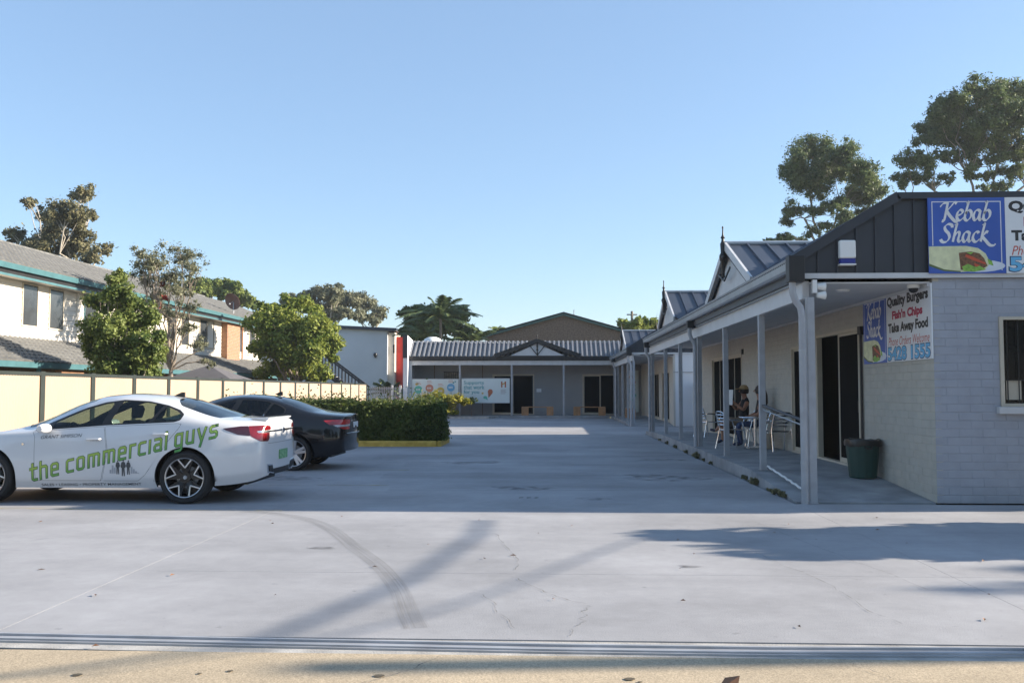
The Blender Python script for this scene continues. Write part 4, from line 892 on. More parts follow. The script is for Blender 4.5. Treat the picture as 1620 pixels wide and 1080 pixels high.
tree('gum_tree', 'thin crowned far gum with pale trunk above the white building roof', GUM_FAR_B, GUM_FAR_C, 6000, .22, LM['pale'], M['bark_pale'], .3, .5, droop=.3, twigs=5, shell=.05)
tree('shade_tree', 'dark broad tree behind the palms at the office corner', SHADE_B, SHADE_C, 15000, .17, LM['hedge'], M['bark'], .3, .4)
bt = tree('far_bush', 'yellow green tree top with bare twigs beyond the brick hall', BUSH_FAR_B, BUSH_FAR_C, 3600, .2, LM['lime'], M['bark'], .25, .6)
m = MB()
for a in (-.6, -.2, .3, .7): limb(m, (1.6, 0, 6.6), (1.6 + a, .2, 8.4 - abs(a)), .04, .012, 4, .2, 5)
m.build('bare_twig', M['bark'], bt, world=False, normals=False)
m = MB(); m.tube([(7.15, 80, 0), (7.15, 80, 8.4)], .11, 8); m.tube([(6.7, 80, 8.1), (7.6, 80, 8.1)], .06, 6); tag(m.build('power_pole', M['bark']), 'distant timber power pole beside the far yellow green tree', 'pole')
tree('gum_tree', 'slim two stemmed gum behind the front shop roof', GUM_R1_B, GUM_R1_C, 80000, .118, LM['dark'], M['bark'], .24, .62, limbs=[(-1.2, 0, 15.5), (1.6, .4, 16.2), (-.6, .5, 17.5)], droop=.45, twigs=4, shell=.05, aspect=.42)
tree('gum_tree', 'largest dark gum with spreading limbs above the roof sign', GUM_R2_B, GUM_R2_C, 130000, .118, LM['dark'], M['bark'], .26, .62, limbs=[(-2.6, .3, 16.2), (-.4, -.4, 17.2), (1.8, .5, 17), (3.8, 0, 16.5), (-4, .2, 15.2)], droop=.4, twigs=4, shell=.05, aspect=.42)
tree('small_gum', 'small gum top peeping over the gablet ridge', (16.5, 68, 0), [(-.4, 0, 12.2, .7, .7, .5), (.6, .3, 12.7, .6, .6, .5), (.2, .2, 11.4, .9, .9, .7), (-1.2, 0, 11.6, .6, .6, .5)], 1500, .18, LM['dark'], M['bark_pale'], .16, .6)
# trees and a pole beside the street on the right, out of the frame: they shade the forecourt
cl = []
for k in range(110):                                                 # a clipped round head: small clumps packed into an ellipsoid, more heads behind it
    d = RNG.normal(size=3); d /= np.linalg.norm(d); r = RNG.random() ** .4; ox = (0, 0, 0, 1.7, 3.4, 5.0)[k % 6]
    cl.append((ox + d[0] * r * .85, d[1] * r * .86, 1.95 + d[2] * r * .95, .40, .40, .36))
tree('street_tree', 'low round street tree on the forecourt', (9.15, 10.15, 0), cl, 42000, .09, LM['hedge'], M['bark'], .12, .3, twigs=0)
tree('street_tree', 'tall open street tree by the road', (24.5, 9.6, 0), [(0, 0, 7.4, 1.2, .9, .5), (2.2, -.2, 7.0, 1.2, .7, .4), (3.8, .6, 6.8, 1.4, .8, .5), (1.2, .6, 6.2, 1.0, .6, .4), (-.6, .7, 6.3, .6, .5, .3)], 2600, .10, LM['dark'], M['bark'], .14, .5)
m = MB(); m.tube([(16.8, 6.86, 0), (16.8, 6.86, 6.9)], .12, 10); tag(m.build('power_pole', M['bark']), 'timber power pole beside the road', 'pole')
m = MB(); m.tube([Vector((x, y, 0)) + SD * 13 for x, y in ((.95, 9.7), (.2, 8.3), (-.40, 7.1), (-.95, 6.2), (-1.5, 5.6), (-2.6, 4.9))], .013, 6); tag(m.build('overhead_cable', M['black']), 'thin overhead cable by the road', 'cable')
m = MB()
gp = [(-.80, 10.9, 14), (-.78, 9.8, 14), (-1.15, 7.4, 14), (-1.78, 5.6, 14), (-2.9, 4.9, 14), (-5, 4.2, 14)]
m.tube([Vector((x, y, 0)) + SD * t for x, y, t in gp], .030, 6); tag(m.build('overhead_cable', M['black']), 'thick bundled overhead cable by the road', 'cable')
# hedge: clipped box of leaves on a raised yellow kerb
def leaf_box(x0, x1, y0, y1, z0, z1, n, size, rag=.05, sprout=0):
    A = np.array([(y1 - y0) * (z1 - z0), (y1 - y0) * (z1 - z0), (x1 - x0) * (z1 - z0), (x1 - x0) * (z1 - z0), (x1 - x0) * (y1 - y0) * .9]); fc = RNG.choice(5, n, p=A / A.sum()); U = RNG.random((n, 3))
    P = np.array([x0, y0, z0]) + U * np.array([x1 - x0, y1 - y0, z1 - z0]); Nn = np.zeros((n, 3))
    for k, (ax, val, s) in enumerate(((0, x0, -1), (0, x1, 1), (1, y0, -1), (1, y1, 1), (2, z1, 1))):
        q = fc == k; P[q, ax] = val; Nn[q, ax] = s
    low = (np.sin(P[:, 0] * 2.1 + P[:, 1] * 1.3) + np.sin(P[:, 1] * 2.7 + P[:, 2] * 3.1) + np.sin(P[:, 0] * 5.3 - P[:, 2] * 4.1) * .6)[:, None] * .035
    P += Nn * (RNG.normal(size=(n, 1)) * rag - .02 + low)
    if sprout: q = (fc == 4) & (RNG.random(n) < .16); P[q, 2] += RNG.exponential(sprout, q.sum())
    d = Nn + RNG.normal(size=(n, 3)) * .75; d /= np.linalg.norm(d, axis=1)[:, None]
    a = np.cross(d, RNG.normal(size=(n, 3))); a /= np.linalg.norm(a, axis=1)[:, None]; b = np.cross(d, a); s = size * RNG.uniform(.6, 1.4, n)[:, None]
    return np.stack([P - a * s, P + b * s * .5, P + a * s, P - b * s * .5], 1).reshape(-1, 3), np.arange(4 * n).reshape(-1, 4)
hd = empty('hedge', (-6, 25.9, .1), 'clipped dark green box hedge in a yellow kerbed island', 'hedge')
V, F = leaf_box(-9.2, -3.02, 25.05, 26.75, .15, 1.17, 42000, .042, .05, .09); obj('foliage', mesh_from('foliage', V, F, LM['hedge']), hd)
m = MB(); m.box(-9.08, -3.14, 25.17, 26.6, .1, 1.05); m.build('branch_core', LM['hedge'], hd)
m = MB()
for _ in range(140):
    x, y = RNG.uniform(-9, -3.1), RNG.uniform(25.1, 26.7); m.tube([(x, y, 1.05), (x + RNG.normal() * .05, y + RNG.normal() * .05, 1.2 + RNG.exponential(.06))], .006, 4)
tag(m.build('twig', M['bark'], hd, normals=False), kind='stuff')
ik = empty('island_kerb', (-6, 26, 0), 'worn yellow kerb around the hedge island', 'kerb')
for a in ((-9.6, -3.08, 24.86, 25.02), (-9.6, -3.08, 26.95, 27.1)): m = MB(); m.box(*a, -.05, .155); m.build('kerb_stone', M['yellow'], ik, bevel=.03)
for a in ((-3.08, -2.96, 24.9, 27.06), (-9.76, -9.6, 24.9, 27.06)): m = MB(); m.box(*a, -.05, .15); m.build('kerb_stone', M['yellow'], ik, bevel=.03)
m = MB(); m.box(-9.6, -3.08, 25.02, 26.95, -.05, .10); m.build('island_soil', M['soil'], ik)
# strappy plants and palms
def frond(mb, o, az, el, L, sag, n=16, w=.5, lw=.075):
    P = []; d = Vector((math.cos(az), math.sin(az), 0))
    for i in range(11):
        t = i / 10; P.append(Vector(o) + d * (L * math.cos(el) * t) + Vector((0, 0, L * math.sin(el) * t - sag * L * t * t)))
    mb.tube(P, [.03 * (1 - .8 * i / 10) * (L / 2) for i in range(11)], 4)
    side = Vector((-d.y, d.x, 0))
    for i in range(n * 2):
        t = .12 + .88 * i / (n * 2); k = min(int(t * 10), 9); p = P[k].lerp(P[k + 1], t * 10 - k); fw = (P[k + 1] - P[k]).normalized()
        l = w * math.sin(math.pi * (.12 + .86 * t)) ** .7
        for s in (-1, 1):
            q = p + (side * s * .8 + fw * .55 + Vector((0, 0, -.25 + RNG.normal() * .1))).normalized() * l; h = fw * lw
            mb.add([p - h, p + h, q + Vector((0, 0, -.12 * l))], [(0, 1, 2)])
def palm(label, base, H, k, L, lm, el=(.1, 1.3), sag=.45, w=.55, trunk=.1, name='palm_tree'):
    e = empty(name, base, label, 'palm'); m = MB(); m.tube([(0, 0, -.1), (.05, .02, H * .5), (0, 0, H)], [trunk * 1.2, trunk, trunk * .9], 10); m.build('trunk', M['bark'], e, smooth=True, world=False)
    for i in range(k):
        m = MB(); frond(m, (0, 0, H), i * 2.4 + RNG.normal() * .2, RNG.uniform(*el), L * RNG.uniform(.8, 1.15), sag, w=w); m.build('frond', lm, e, world=False, normals=False)
    return e
palm('tall feathery palm before the dark tree at the office corner', (-7.3, 60.8, 0), 6.3, 26, 3.1, LM['palm'])
palm('second palm with drooping fronds over the office roof', (-5.2, 61.4, 0), 4.6, 14, 2.8, LM['palm'], el=(-.1, 1.0))
palm('third palm low behind the domed roof vent', (-8.5, 62.6, 0), 5.0, 12, 2.6, LM['palm'], el=(0, 1.2))
palm('lone distant palm tuft beside the green gable end', (-5.6, 95, 0), 7.6, 14, 1.5, LM['lime'], sag=.5, w=.4)
palm('squat cycad in front of the white building stair', (-10.9, 62, 0), 1.3, 22, 1.9, LM['palm'], el=(-.05, 1.2), sag=.35, w=.35, trunk=.2, name='cycad')
palm('smaller cycad low beside the picket gate', (-9.7, 61.6, 0), 1.0, 16, 1.2, LM['palm'], el=(0, 1.2), sag=.3, w=.3, trunk=.15, name='cycad')
tree('shrub', 'dark shrub climbing in front of the red panel', (-9.9, 66, 0), [(0, 0, 3.2, .35, .4, .5), (.1, 0, 4.2, .3, .35, .5), (-.15, 0, 2.3, .4, .4, .5), (.1, 0, 5.2, .25, .3, .4)], 1800, .1, LM['hedge'], M['bark'], .06, .3, cat='shrub')
e = empty('croton_bush', (-5.7, 49.75, .05), 'golden green croton bush in the soil bed just past the hedge corner', 'bush')
V, F = leaf_quads([(0, 0, .8, .6, .35, .5), (.6, 0, 1.0, .5, .3, .3), (-.6, 0, 1.05, .6, .35, .4), (1.1, .1, .85, .4, .3, .25), (.2, 0, .4, .5, .35, .3), (-1.2, 0, .8, .5, .3, .4)], 3000, .13, aspect=.28, up=.8)
obj('foliage', mesh_from('foliage', V, F, LM['croton']), e, world=False)
m = MB()
for i in range(9): limb(m, (0, 0, 0), (RNG.uniform(-.5, .9), RNG.uniform(-.3, .3), RNG.uniform(.5, 1.0)), .02, .008, 3, .1, 5)
m.build('stem', M['bark'], e, world=False, normals=False)
e = empty('shrub', (-5.9, 50.3, .05), 'small bare shrub in the soil bed under the hanging banner', 'shrub')
V, F = leaf_quads([(0, 0, .8, .3, .3, .35), (1.6, 0, .9, .35, .3, .2)], 500, .07); obj('foliage', mesh_from('foliage', V, F, LM['dark']), e, world=False)
m = MB(); m.tube([(0, 0, 0), (0, 0, .8)], .02, 5); m.tube([(1.6, 0, 0), (1.6, 0, .9)], .02, 5); m.build('stem', M['bark'], e, world=False)
# weeds in the joint along the veranda kerb
cl = []
for y, s in ((13.3, .06), (13.7, .09), (14.1, .05), (15.2, .10), (15.9, .07), (19.3, .05), (20.2, .05), (21.0, .12), (21.4, .08), (22.7, .07), (24.6, .08), (26.4, .08), (28.1, .06)):
    for _ in range(3): cl.append((3.33 + RNG.normal() * .02, y + RNG.normal() * s, s * .5, s * .6, s, s * .6))
V, F = leaf_quads(cl, 2600, .022, up=.6); tag(obj('weeds', mesh_from('weeds', V, F, LM['olive'])), 'small green weeds growing along the veranda kerb joint', kind='stuff')

# unseen trees, added to cut sky light on the shop front and car flanks
WHERE = ['far west end', 'west of the driveway', 'opposite the cars', 'opposite the driveway', 'opposite the shop front', 'east of the shop', 'far east end']
for i, (x, y, h) in enumerate(((-24, -17, 9), (-15, -16, 10), (-6.5, -17.5, 9), (2, -16.5, 10.5), (10.5, -17, 9.5), (19, -16, 10), (27, -18, 9))):
    cl = [(RNG.uniform(-3, 3), RNG.uniform(-1.5, 1.5), h * RNG.uniform(.3, .85), 2.0, 1.6, 1.7) for _ in range(12)]
    tree('street_tree', 'dense unseen tree added to dim the sky light, ' + WHERE[i] + ' of the row', (x, y, 0), cl, 5000, .24, LM['hedge'], M['bark'], .25, .3, group='unseen trees added behind the camera', twigs=0)
# ---------------------------------------------------------------- cars: one lofted skin, cut into doors, glass, lamps, lids
def sdf_poly(P, poly):
    poly = np.array(poly, float); n = len(poly); d = np.full(len(P), 1e9); ins = np.zeros(len(P), bool)
    for i in range(n):
        a, b = poly[i], poly[(i + 1) % n]; e = b - a; w = P - a; t = np.clip((w @ e) / (e @ e), 0, 1); q = w - t[:, None] * e
        d = np.minimum(d, (q * q).sum(1)); c = ((a[1] <= P[:, 1]) != (b[1] <= P[:, 1]))
        with np.errstate(divide='ignore', invalid='ignore'): xx = a[0] + (P[:, 1] - a[1]) * e[0] / (e[1] if e[1] else 1e-12)
        ins ^= c & (P[:, 0] < xx)
    return np.where(ins, -1, 1) * np.sqrt(d)
def clip(V, T, f):
    """split a triangle mesh along f = 0; V carries all per-vertex data; returns (f<0 side), (f>=0 side)"""
    f = np.where(np.abs(f) < 1e-7, 1e-7, f); neg = f < 0; c = neg[T].sum(1); A = [T[c == 3]]; B = [T[c == 0]]; V = list(V); memo = {}; base = len(V); ta, tb = [], []
    def cut(i, j):
        k = (i, j) if i < j else (j, i)
        if k not in memo: t = f[k[0]] / (f[k[0]] - f[k[1]]); memo[k] = len(V); V.append(V[k[0]] * (1 - t) + V[k[1]] * t)
        return memo[k]
    for tri in T[(c == 1) | (c == 2)]:
        one = neg[tri].sum() == 1; k = [i for i in range(3) if neg[tri[i]] == one][0]; i, j, l = tri[k], tri[(k + 1) % 3], tri[(k + 2) % 3]
        p, q = cut(i, j), cut(i, l); s, o = (ta, tb) if one else (tb, ta); s.append((i, p, q)); o += [(p, j, l), (p, l, q)]
    V = np.array(V); mk = lambda a, x: np.concatenate([a] + ([np.array(x)] if x else []))
    def comp(T_):
        if not len(T_): return V[:0], T_
        u, inv = np.unique(T_, return_inverse=True); return V[u], inv.reshape(-1, 3)
    return comp(mk(A[0], ta)), comp(mk(B[0], tb))
def skin(P):
    """V rows: x, y, z, nx, ny, nz, s (distance from the rear corner, negative on the tail), t (0 sill .. 7 roof centre)"""
    L = P['L']; us = np.unique(np.concatenate([np.linspace(.09, .7, 46), np.linspace(.7, L - .7, 96), np.linspace(L - .7, L, 46)]))
    zt, zb, bl, w, zr, yr = [pchip(*P[k]) for k in ('ztop', 'zbot', 'belt', 'w', 'zrail', 'yrail')]
    tt = np.linspace(0, 7, 71); half = []
    for u in us:
        W, B, Z0 = float(w(u)), float(bl(u)), float(zb(u)); ZR, YR, ZT = float(zr(u)), float(yr(u)), float(zt(u)); ZR = min(ZR, ZT - .012); B = min(B, ZR - .008)
        h = B - Z0
        py = [W - .07, W - .012, W, W - .018, W - .062, YR, YR * .52, 0]; pz = [Z0, Z0 + .2 * h, Z0 + .45 * h, Z0 + .74 * h, B, ZR, ZT - (ZT - ZR) * .22, ZT]
        half.append(np.stack([pchip(range(8), py)(tt), pchip(range(8), pz)(tt)], 1))
    half = np.array(half); n_u, n_t = half.shape[:2]
    ring = np.concatenate([np.stack([-half[..., 0], half[..., 1]], -1), np.stack([half[:, -2::-1, 0], half[:, -2::-1, 1]], -1)], 1); m = ring.shape[1]
    G = np.zeros((n_u, m, 3)); G[..., 0] = -us[:, None]; G[..., 1:] = ring
    tl = np.concatenate([tt, tt[-2::-1]]); V = [np.concatenate([G[i, j], [0, 0, 0, us[i], tl[j]]]) for i in range(n_u) for j in range(m)]; T = []
    for i in range(n_u - 1):
        for j in range(m - 1): a, b, c, d = i * m + j, (i + 1) * m + j, (i + 1) * m + j + 1, i * m + j + 1; T += [(a, b, c), (a, c, d)]
    K = 44
    for end, sg in ((0, 1), (n_u - 1, -1)):                           # tail and nose
        idx = np.zeros((n_t, K + 1), int)
        for i in range(n_t):
            y, z = half[end, i]
            for k in range(K + 1):
                if k == 0: idx[i, k] = end * m + i
                elif k == K: idx[i, k] = end * m + (m - 1 - i)
                else:
                    q = 2 * k / K - 1; yy = q * y; tz = (z - half[end, 0, 1]) / max(half[end, -1, 1] - half[end, 0, 1], .01)
                    bul = P['bulge'] * (1 - q * q) * (.9 + .35 * math.sin(math.pi * min(max(tz, 0), 1))) * (1 if i < n_t - 1 else 1)
                    idx[i, k] = len(V); V.append(np.array([-us[end] + sg * bul * min(1, y / .3), yy, z, 0, 0, 0, (.09 - (y - abs(yy)) if sg > 0 else L + y - abs(yy)), tt[i]]))
        for i in range(n_t - 1):
            for k in range(K): a, b, c, d = idx[i, k], idx[i + 1, k], idx[i + 1, k + 1], idx[i, k + 1]; T += [(a, b, c), (a, c, d)] if sg > 0 else [(a, c, b), (a, d, c)]
    V = np.array(V); T = np.array(T); ar = np.linalg.norm(np.cross(V[T[:, 1], :3] - V[T[:, 0], :3], V[T[:, 2], :3] - V[T[:, 0], :3]), axis=1); T = T[ar > 1e-9]
    nr = np.cross(V[T[:, 1], :3] - V[T[:, 0], :3], V[T[:, 2], :3] - V[T[:, 0], :3]); ctr = V[T, :3].mean(1) - np.array([-L / 2, 0, .55]); 
    fl = (nr * ctr).sum(1) < 0; T[fl] = T[fl][:, ::-1]; nr[fl] *= -1
    for k in range(3): np.add.at(V[:, 3:6], T[:, k], nr)
    V[:, 3:6] /= np.linalg.norm(V[:, 3:6], axis=1)[:, None] + 1e-12
    side = lambda u, z: -np.interp(z, *(lambda i: (half[i, :41, 1], half[i, :41, 0]))(int(np.argmin(abs(us - u)))))
    return V, T, side, half, us
def skin_part(name, VT, m, parent, off=0.):
    V, T = VT
    if not len(T): return None
    me = mesh_from(name, V[:, :3] + V[:, 3:6] * off, T.astype(np.int32), m, smooth=True)
    if len(me.vertices) == len(V): me.normals_split_custom_set_from_vertices([tuple(v) for v in V[:, 3:6]])
    return obj(name, me, parent, world=False)
def wheel(car, x, y, R, side, style, mats):
    w = MB(); c = (x, y, R); s = side; r0 = R * .76
    w.lathe([(r0, -.11), (r0 + .012, -.118), (R - .03, -.122), (R - .006, -.10), (R, -.06), (R, .06), (R - .006, .10), (R - .03, .122), (r0 + .012, .118), (r0, .11)], 48, c, 'y', closed=True)
    wh = w.build('wheel', mats['tyre'], car, smooth=True, world=False)
    f = lambda d: y + s * d
    b = MB(); b.lathe([(r0 * .99, f(.09) - y), (r0 * .93, f(.05) - y), (r0 * .9, f(-.1) - y), (0, f(-.1) - y)], 40, c, 'y'); b.build('rim_barrel', mats['dark'], wh, smooth=True, world=False)
    d = MB(); d.lathe([(0, f(.0) - y), (.15, f(.0) - y), (.15, f(-.03) - y), (0, f(-.03) - y)], 30, c, 'y'); d.build('brake_disc', M['steel'], wh, world=False)
    rm = MB(); rm.lathe([(r0 * 1.0, f(.118) - y), (r0 * .985, f(.124) - y), (r0 * .95, f(.118) - y), (r0 * .94, f(.09) - y), (r0 * .99, f(.08) - y)], 48, c, 'y', closed=True)
    ro = rm.build('rim', mats['rim'], wh, smooth=True, world=False)
    pol = lambda r, a, dd: (x + r * math.cos(a), f(dd), R + r * math.sin(a))
    dk = MB(); dk.lathe([(0, f(.085) - y), (.075, f(.085) - y), (.085, f(.06) - y), (.085, f(.0) - y), (0, f(0) - y)], 24, c, 'y')
    for k in range(5):
        sp = MB()
        a = 2 * math.pi * k / 5 + style['phase']
        if style['kind'] == 'fork':
            for e in (-1, 1):
                sp.bar(pol(r0 * .52, a + e * .05, .095), pol(r0 * .95, a + e * .36, .108), .019, .02, (0, 1, 0))
                dk.bar(pol(.06, a + e * .25, .05), pol(r0 * .96, a + e * .36, .085), .04, .03, (0, 1, 0))
            sp.bar(pol(r0 * .50, a - .075, .094), pol(r0 * .50, a + .075, .094), .017, .02, (0, 1, 0)); dk.bar(pol(.05, a, .06), pol(r0 * .55, a, .082), .07, .03, (0, 1, 0))
        else:
            for e in (-1, 1): sp.bar(pol(.05, a + e * .25, .075), pol(r0 * .95, a + e * .17, .10), .052, .035, (0, 1, 0))
        sp.build('spoke', mats['rim'], wh, world=False, bevel=.004)
    dk.build('spoke_back', mats['dark'] if style['kind'] == 'fork' else mats['rim'], wh, world=False)
    h = MB(); h.lathe([(0, f(.1) - y), (.022, f(.1) - y), (.028, f(.085) - y), (0, f(.085) - y)], 18, c, 'y'); h.build('hub_cap', M['steel'], wh, smooth=True, world=False)
    return wh
M['tyre'] = mat('tyre rubber', (.016, .016, .017), .8, var=.2); M['rim_silver'] = mat('machined rim', (.62, .62, .63), .3, metal=.85, var=.08); M['rim_dark'] = mat('gloss black rim', (.01, .01, .011), .3, var=.1)
M['chrome'] = mat('chrome', (.75, .76, .78), .08, metal=1, var=.02); M['lamp_red'] = mat('red lamp lens', (.16, .006, .010), .12, var=.35, scale=9, coat=1); M['lamp_dark'] = mat('smoked lamp lens', (.045, .006, .010), .1, var=.2, coat=1); M['lamp_clear'] = mat('clear lamp lens', (.45, .42, .42), .12, var=.2, scale=20, coat=1)
M['car_white'] = mat('white car paint', (.60, .61, .625), .35, var=.025, scale=1.2, coat=1, spec=.4); M['car_black'] = mat('black car paint', (.006, .006, .008), .2, var=.1, scale=1, coat=.7, spec=.25)
M['car_glass'] = glass_mat('tinted car glass', (.40, .48, .42)); M['rear_glass'] = glass_mat('dark rear glass', (.10, .11, .12)); M['dark_side_glass'] = glass_mat('darker side glass', (.16, .17, .16)); M['cabin'] = mat('dark cabin cloth', (.02, .02, .022), .85)
PROFILE = dict(L=4.78, bulge=.035,
    ztop=([0, .06, .3, .60, .9, 1.2, 1.5, 1.8, 2.1, 2.45, 2.8, 3.2, 3.55, 3.75, 4.1, 4.45, 4.68, 4.78], [1.08, 1.125, 1.14, 1.155, 1.245, 1.345, 1.425, 1.468, 1.485, 1.468, 1.385, 1.215, 1.055, 1.005, .96, .88, .77, .66]),
    zbot=([0, .25, .6, 1.5, 3.3, 4.3, 4.78], [.40, .30, .25, .21, .21, .22, .25]),
    belt=([0, .25, .6, 1.25, 2.2, 3.25, 3.8, 4.3, 4.6, 4.78], [.98, 1.0, 1.04, 1.085, 1.035, .96, .92, .85, .74, .62]),
    w=([0, .09, .12, .2, .32, .55, .9, 1.6, 3.4, 3.9, 4.3, 4.55, 4.7, 4.78], [.62, .70, .755, .815, .86, .90, .922, .922, .922, .918, .88, .80, .70, .60]),
    zrail=([0, .3, .6, .8, 1.19, 1.44, 1.72, 2.1, 2.57, 3.0, 3.35, 3.7, 4.3, 4.78], [1.05, 1.10, 1.125, 1.15, 1.262, 1.352, 1.405, 1.425, 1.335, 1.148, 1.0, .965, .88, .645]),
    yrail=([0, .3, .7, 1.2, 1.7, 2.2, 2.8, 3.3, 3.7, 4.3, 4.78], [.60, .68, .71, .665, .60, .585, .63, .70, .76, .72, .50]))
def car(label, X0, YC, paint, P, ur, uf, R, style, lamps, dlo, panes, glass, extra):
    c = empty('parked_car', (X0, YC, 0), label, 'car', 'cars parked in the bays'); V, T, side, half, us = skin(P); Z = lambda: (V[:, 2])
    rr = R + .055; rest = (V, T)
    UZ = lambda v: v[:, [6, 2]]; SZ = lambda v: np.stack([v[:, 6], v[:, 2]], 1)
    for u in (ur, uf): f = np.maximum(np.hypot(-rest[0][:, 0] - u, rest[0][:, 2] - R) - rr, .5 - abs(rest[0][:, 1])); _, rest = clip(*rest, f)
    # side windows
    f = np.maximum(sdf_poly(UZ(rest[0]), dlo), .3 - abs(rest[0][:, 1])); d, rest = clip(*rest, f)
    for k, pn in enumerate(panes):
        f = sdf_poly(UZ(d[0]), pn); g, d = clip(*d, f)
        for s in (-1, 1):
            q = g[0][g[1]][:, :, 1].mean(1) * s > 0
            if q.any(): u_, inv = np.unique(g[1][q], return_inverse=True); skin_part('side_window', (g[0][u_], inv.reshape(-1, 3)), glass[0], c, -.004)
    for s in (-1, 1):
        q = d[0][d[1]][:, :, 1].mean(1) * s > 0; u_, inv = np.unique(d[1][q], return_inverse=True); skin_part('window_surround', (d[0][u_], inv.reshape(-1, 3)), M['black'], c, -.001)
    # windscreen and rear window
    y = rest[0][:, 1]; u = -rest[0][:, 0]; tr = rest[0][:, 7]
    f = np.maximum(np.maximum(2.50 + .05 * (y / .6) ** 2 - u, u - (3.56 - .20 * (y / .75) ** 2)), 5.22 - tr); g, rest = clip(*rest, f); skin_part('windscreen', g, glass[0], c, -.003)
    y = rest[0][:, 1]; u = -rest[0][:, 0]; tr = rest[0][:, 7]
    f = np.maximum(np.maximum(.60 + .14 * (y / .7) ** 2 - u, u - (1.47 - .17 * (abs(y) / .6) ** 2.5)), 5.18 - tr); g, rest = clip(*rest, f); skin_part('rear_window', g, glass[1], c, -.003)
    # lamps and strips given as (name, polygon in (s, z), material)
    for nm, poly, m in lamps:
        f = sdf_poly(SZ(rest[0]), poly); g, rest = clip(*rest, f)
        for s in (-1, 1):
            q = g[0][g[1]][:, :, 1].mean(1) * s > 0
            if q.any(): u_, inv = np.unique(g[1][q], return_inverse=True); skin_part(nm, (g[0][u_], inv.reshape(-1, 3)), m, c, .004)
    # doors on both sides, with open shut lines
    for poly in extra['doors']:
        for s in (-1, 1):
            f = np.maximum(sdf_poly(UZ(rest[0]), poly), .3 - s * rest[0][:, 1]); g, rest = clip(*rest, f - .002)
            f = np.maximum(sdf_poly(UZ(g[0]), poly), .3 - s * g[0][:, 1]); g, _ = clip(*g, f + .002); skin_part('door', g, paint, c, .0)
    f = lambda v: np.maximum(np.maximum(abs(v[:, 1]) - .60, v[:, 6] - .575), extra['lid_z'] - v[:, 2])
    g, rest = clip(*rest, f(rest[0]) - .002); g, _ = clip(*g, f(g[0]) + .002); lid = skin_part('boot_lid', g, paint, c)
    f = lambda v: np.maximum(v[:, 2] - extra['valance_z'] + .5 * np.maximum(0, abs(v[:, 1]) - .42), v[:, 6] - .02); g, rest = clip(*rest, f(rest[0])); skin_part('rear_valance', g, M['black'], c, -.006)
    skin_part('body', rest, paint, c)
    skin_part('inner_lining', rest, M['cabin'], c, -.03)
    # underside, arches, cabin
    m = MB(); m.box(-P['L'] + .35, -.35, -.62, .62, .24, .30); m.box(-3.4, -1.5, -.80, .80, .24, .27)
    for u in (ur, uf):
        for s in (-1, 1):
            A_ = [(-u + (rr + .015) * math.cos(t), R + (rr + .015) * math.sin(t)) for t in np.linspace(-.12, math.pi + .12, 20)]
            for (xa, za), (xb, zb_) in zip(A_[:-1], A_[1:]): m.quad((xa, s * .90, za), (xb, s * .90, zb_), (xb, s * .56, zb_), (xa, s * .56, za))
            m.add([(x_, s * .56, z_) for x_, z_ in A_], [tuple(range(20))])
    m.build('underbody', M['black'], c, world=False, normals=False)
    m = MB()
    m.box(-3.5, -2.95, -.72, .72, .75, .93); m.box(-1.5, -.7, -.72, .72, .8, 1.05); m.tube([(-2.95, -.37 + .19 * math.cos(a), .90 + .17 * math.sin(a)) for a in np.linspace(0, 6.28, 13)], .016, 6)
    m.build('dashboard', M['cabin'], c, world=False)
    for ys_ in (-.37, .37):
        m = MB(); m.prism([(-2.42, .45), (-2.22, .45), (-2.0, 1.08), (-2.12, 1.12)], lambda a, b, w: (a, ys_ + w, b), -.24, .24); m.box(-2.9, -2.3, ys_ - .24, ys_ + .24, .38, .55)
        m.prism([(-2.07, 1.14), (-2.0, 1.13), (-1.96, 1.27), (-2.0, 1.33), (-2.06, 1.30)], lambda a, b, w: (a, ys_ + w, b), -.13, .13); m.build('front_seat', M['cabin'], c, world=False, bevel=.03)
        m = MB(); m.prism([(-1.32, 1.06), (-1.25, 1.06), (-1.22, 1.20), (-1.29, 1.24)], lambda a, b, w: (a, ys_ + w, b), -.13, .13); m.build('headrest', M['cabin'], c, world=False, bevel=.02)
    m = MB(); m.prism([(-1.55, .45), (-1.35, .45), (-1.18, 1.06), (-1.32, 1.08)], lambda a, b, w: (a, w, b), -.68, .68); m.build('rear_seat', M['cabin'], c, world=False, bevel=.03)
    for u in (ur, uf):
        for s in (-1, 1): wheel(c, -u, s * .795, R, s, style, dict(tyre=M['tyre'], rim=M['rim_silver'], dark=M['rim_dark']))
    for s in (-1, 1):                                                  # mirrors, handles
        m = MB(); m.lathe([(0, -.13), (.05, -.125), (.085, -.08), (.095, 0), (.085, .07), (.05, .1), (0, .105)], 16, (0, 0, 0), 'y')
        o = m.build('mirror', paint, c, smooth=True, world=False); o.location = (-3.02, s * .985, 1.015); o.scale = (.75, 1, .72)
        b = MB(); b.bar((-3.06, s * .84, .97), (-3.03, s * .95, 1.0), .07, .03); b.build('mirror_arm', M['black'], c, world=False)
        for u, z in extra['handles']:
            yy = abs(side(u, z)); h = MB(); h.tube([(-u - .1, s * (yy + .004), z), (-u - .085, s * (yy + .035), z), (-u + .085, s * (yy + .035), z + .004), (-u + .1, s * (yy + .004), z + .004)], .012, 8); h.build('handle', M[extra['handle_mat']], c, smooth=True, world=False)
    m = MB(); m.prism([(-1.66, 1.445), (-1.50, 1.42), (-1.50, 1.50), (-1.54, 1.50)], lambda a, b, w: (a, w, b), -.02, .02); m.build('roof_aerial', M['black'], c, world=False)
    return c, side, lid
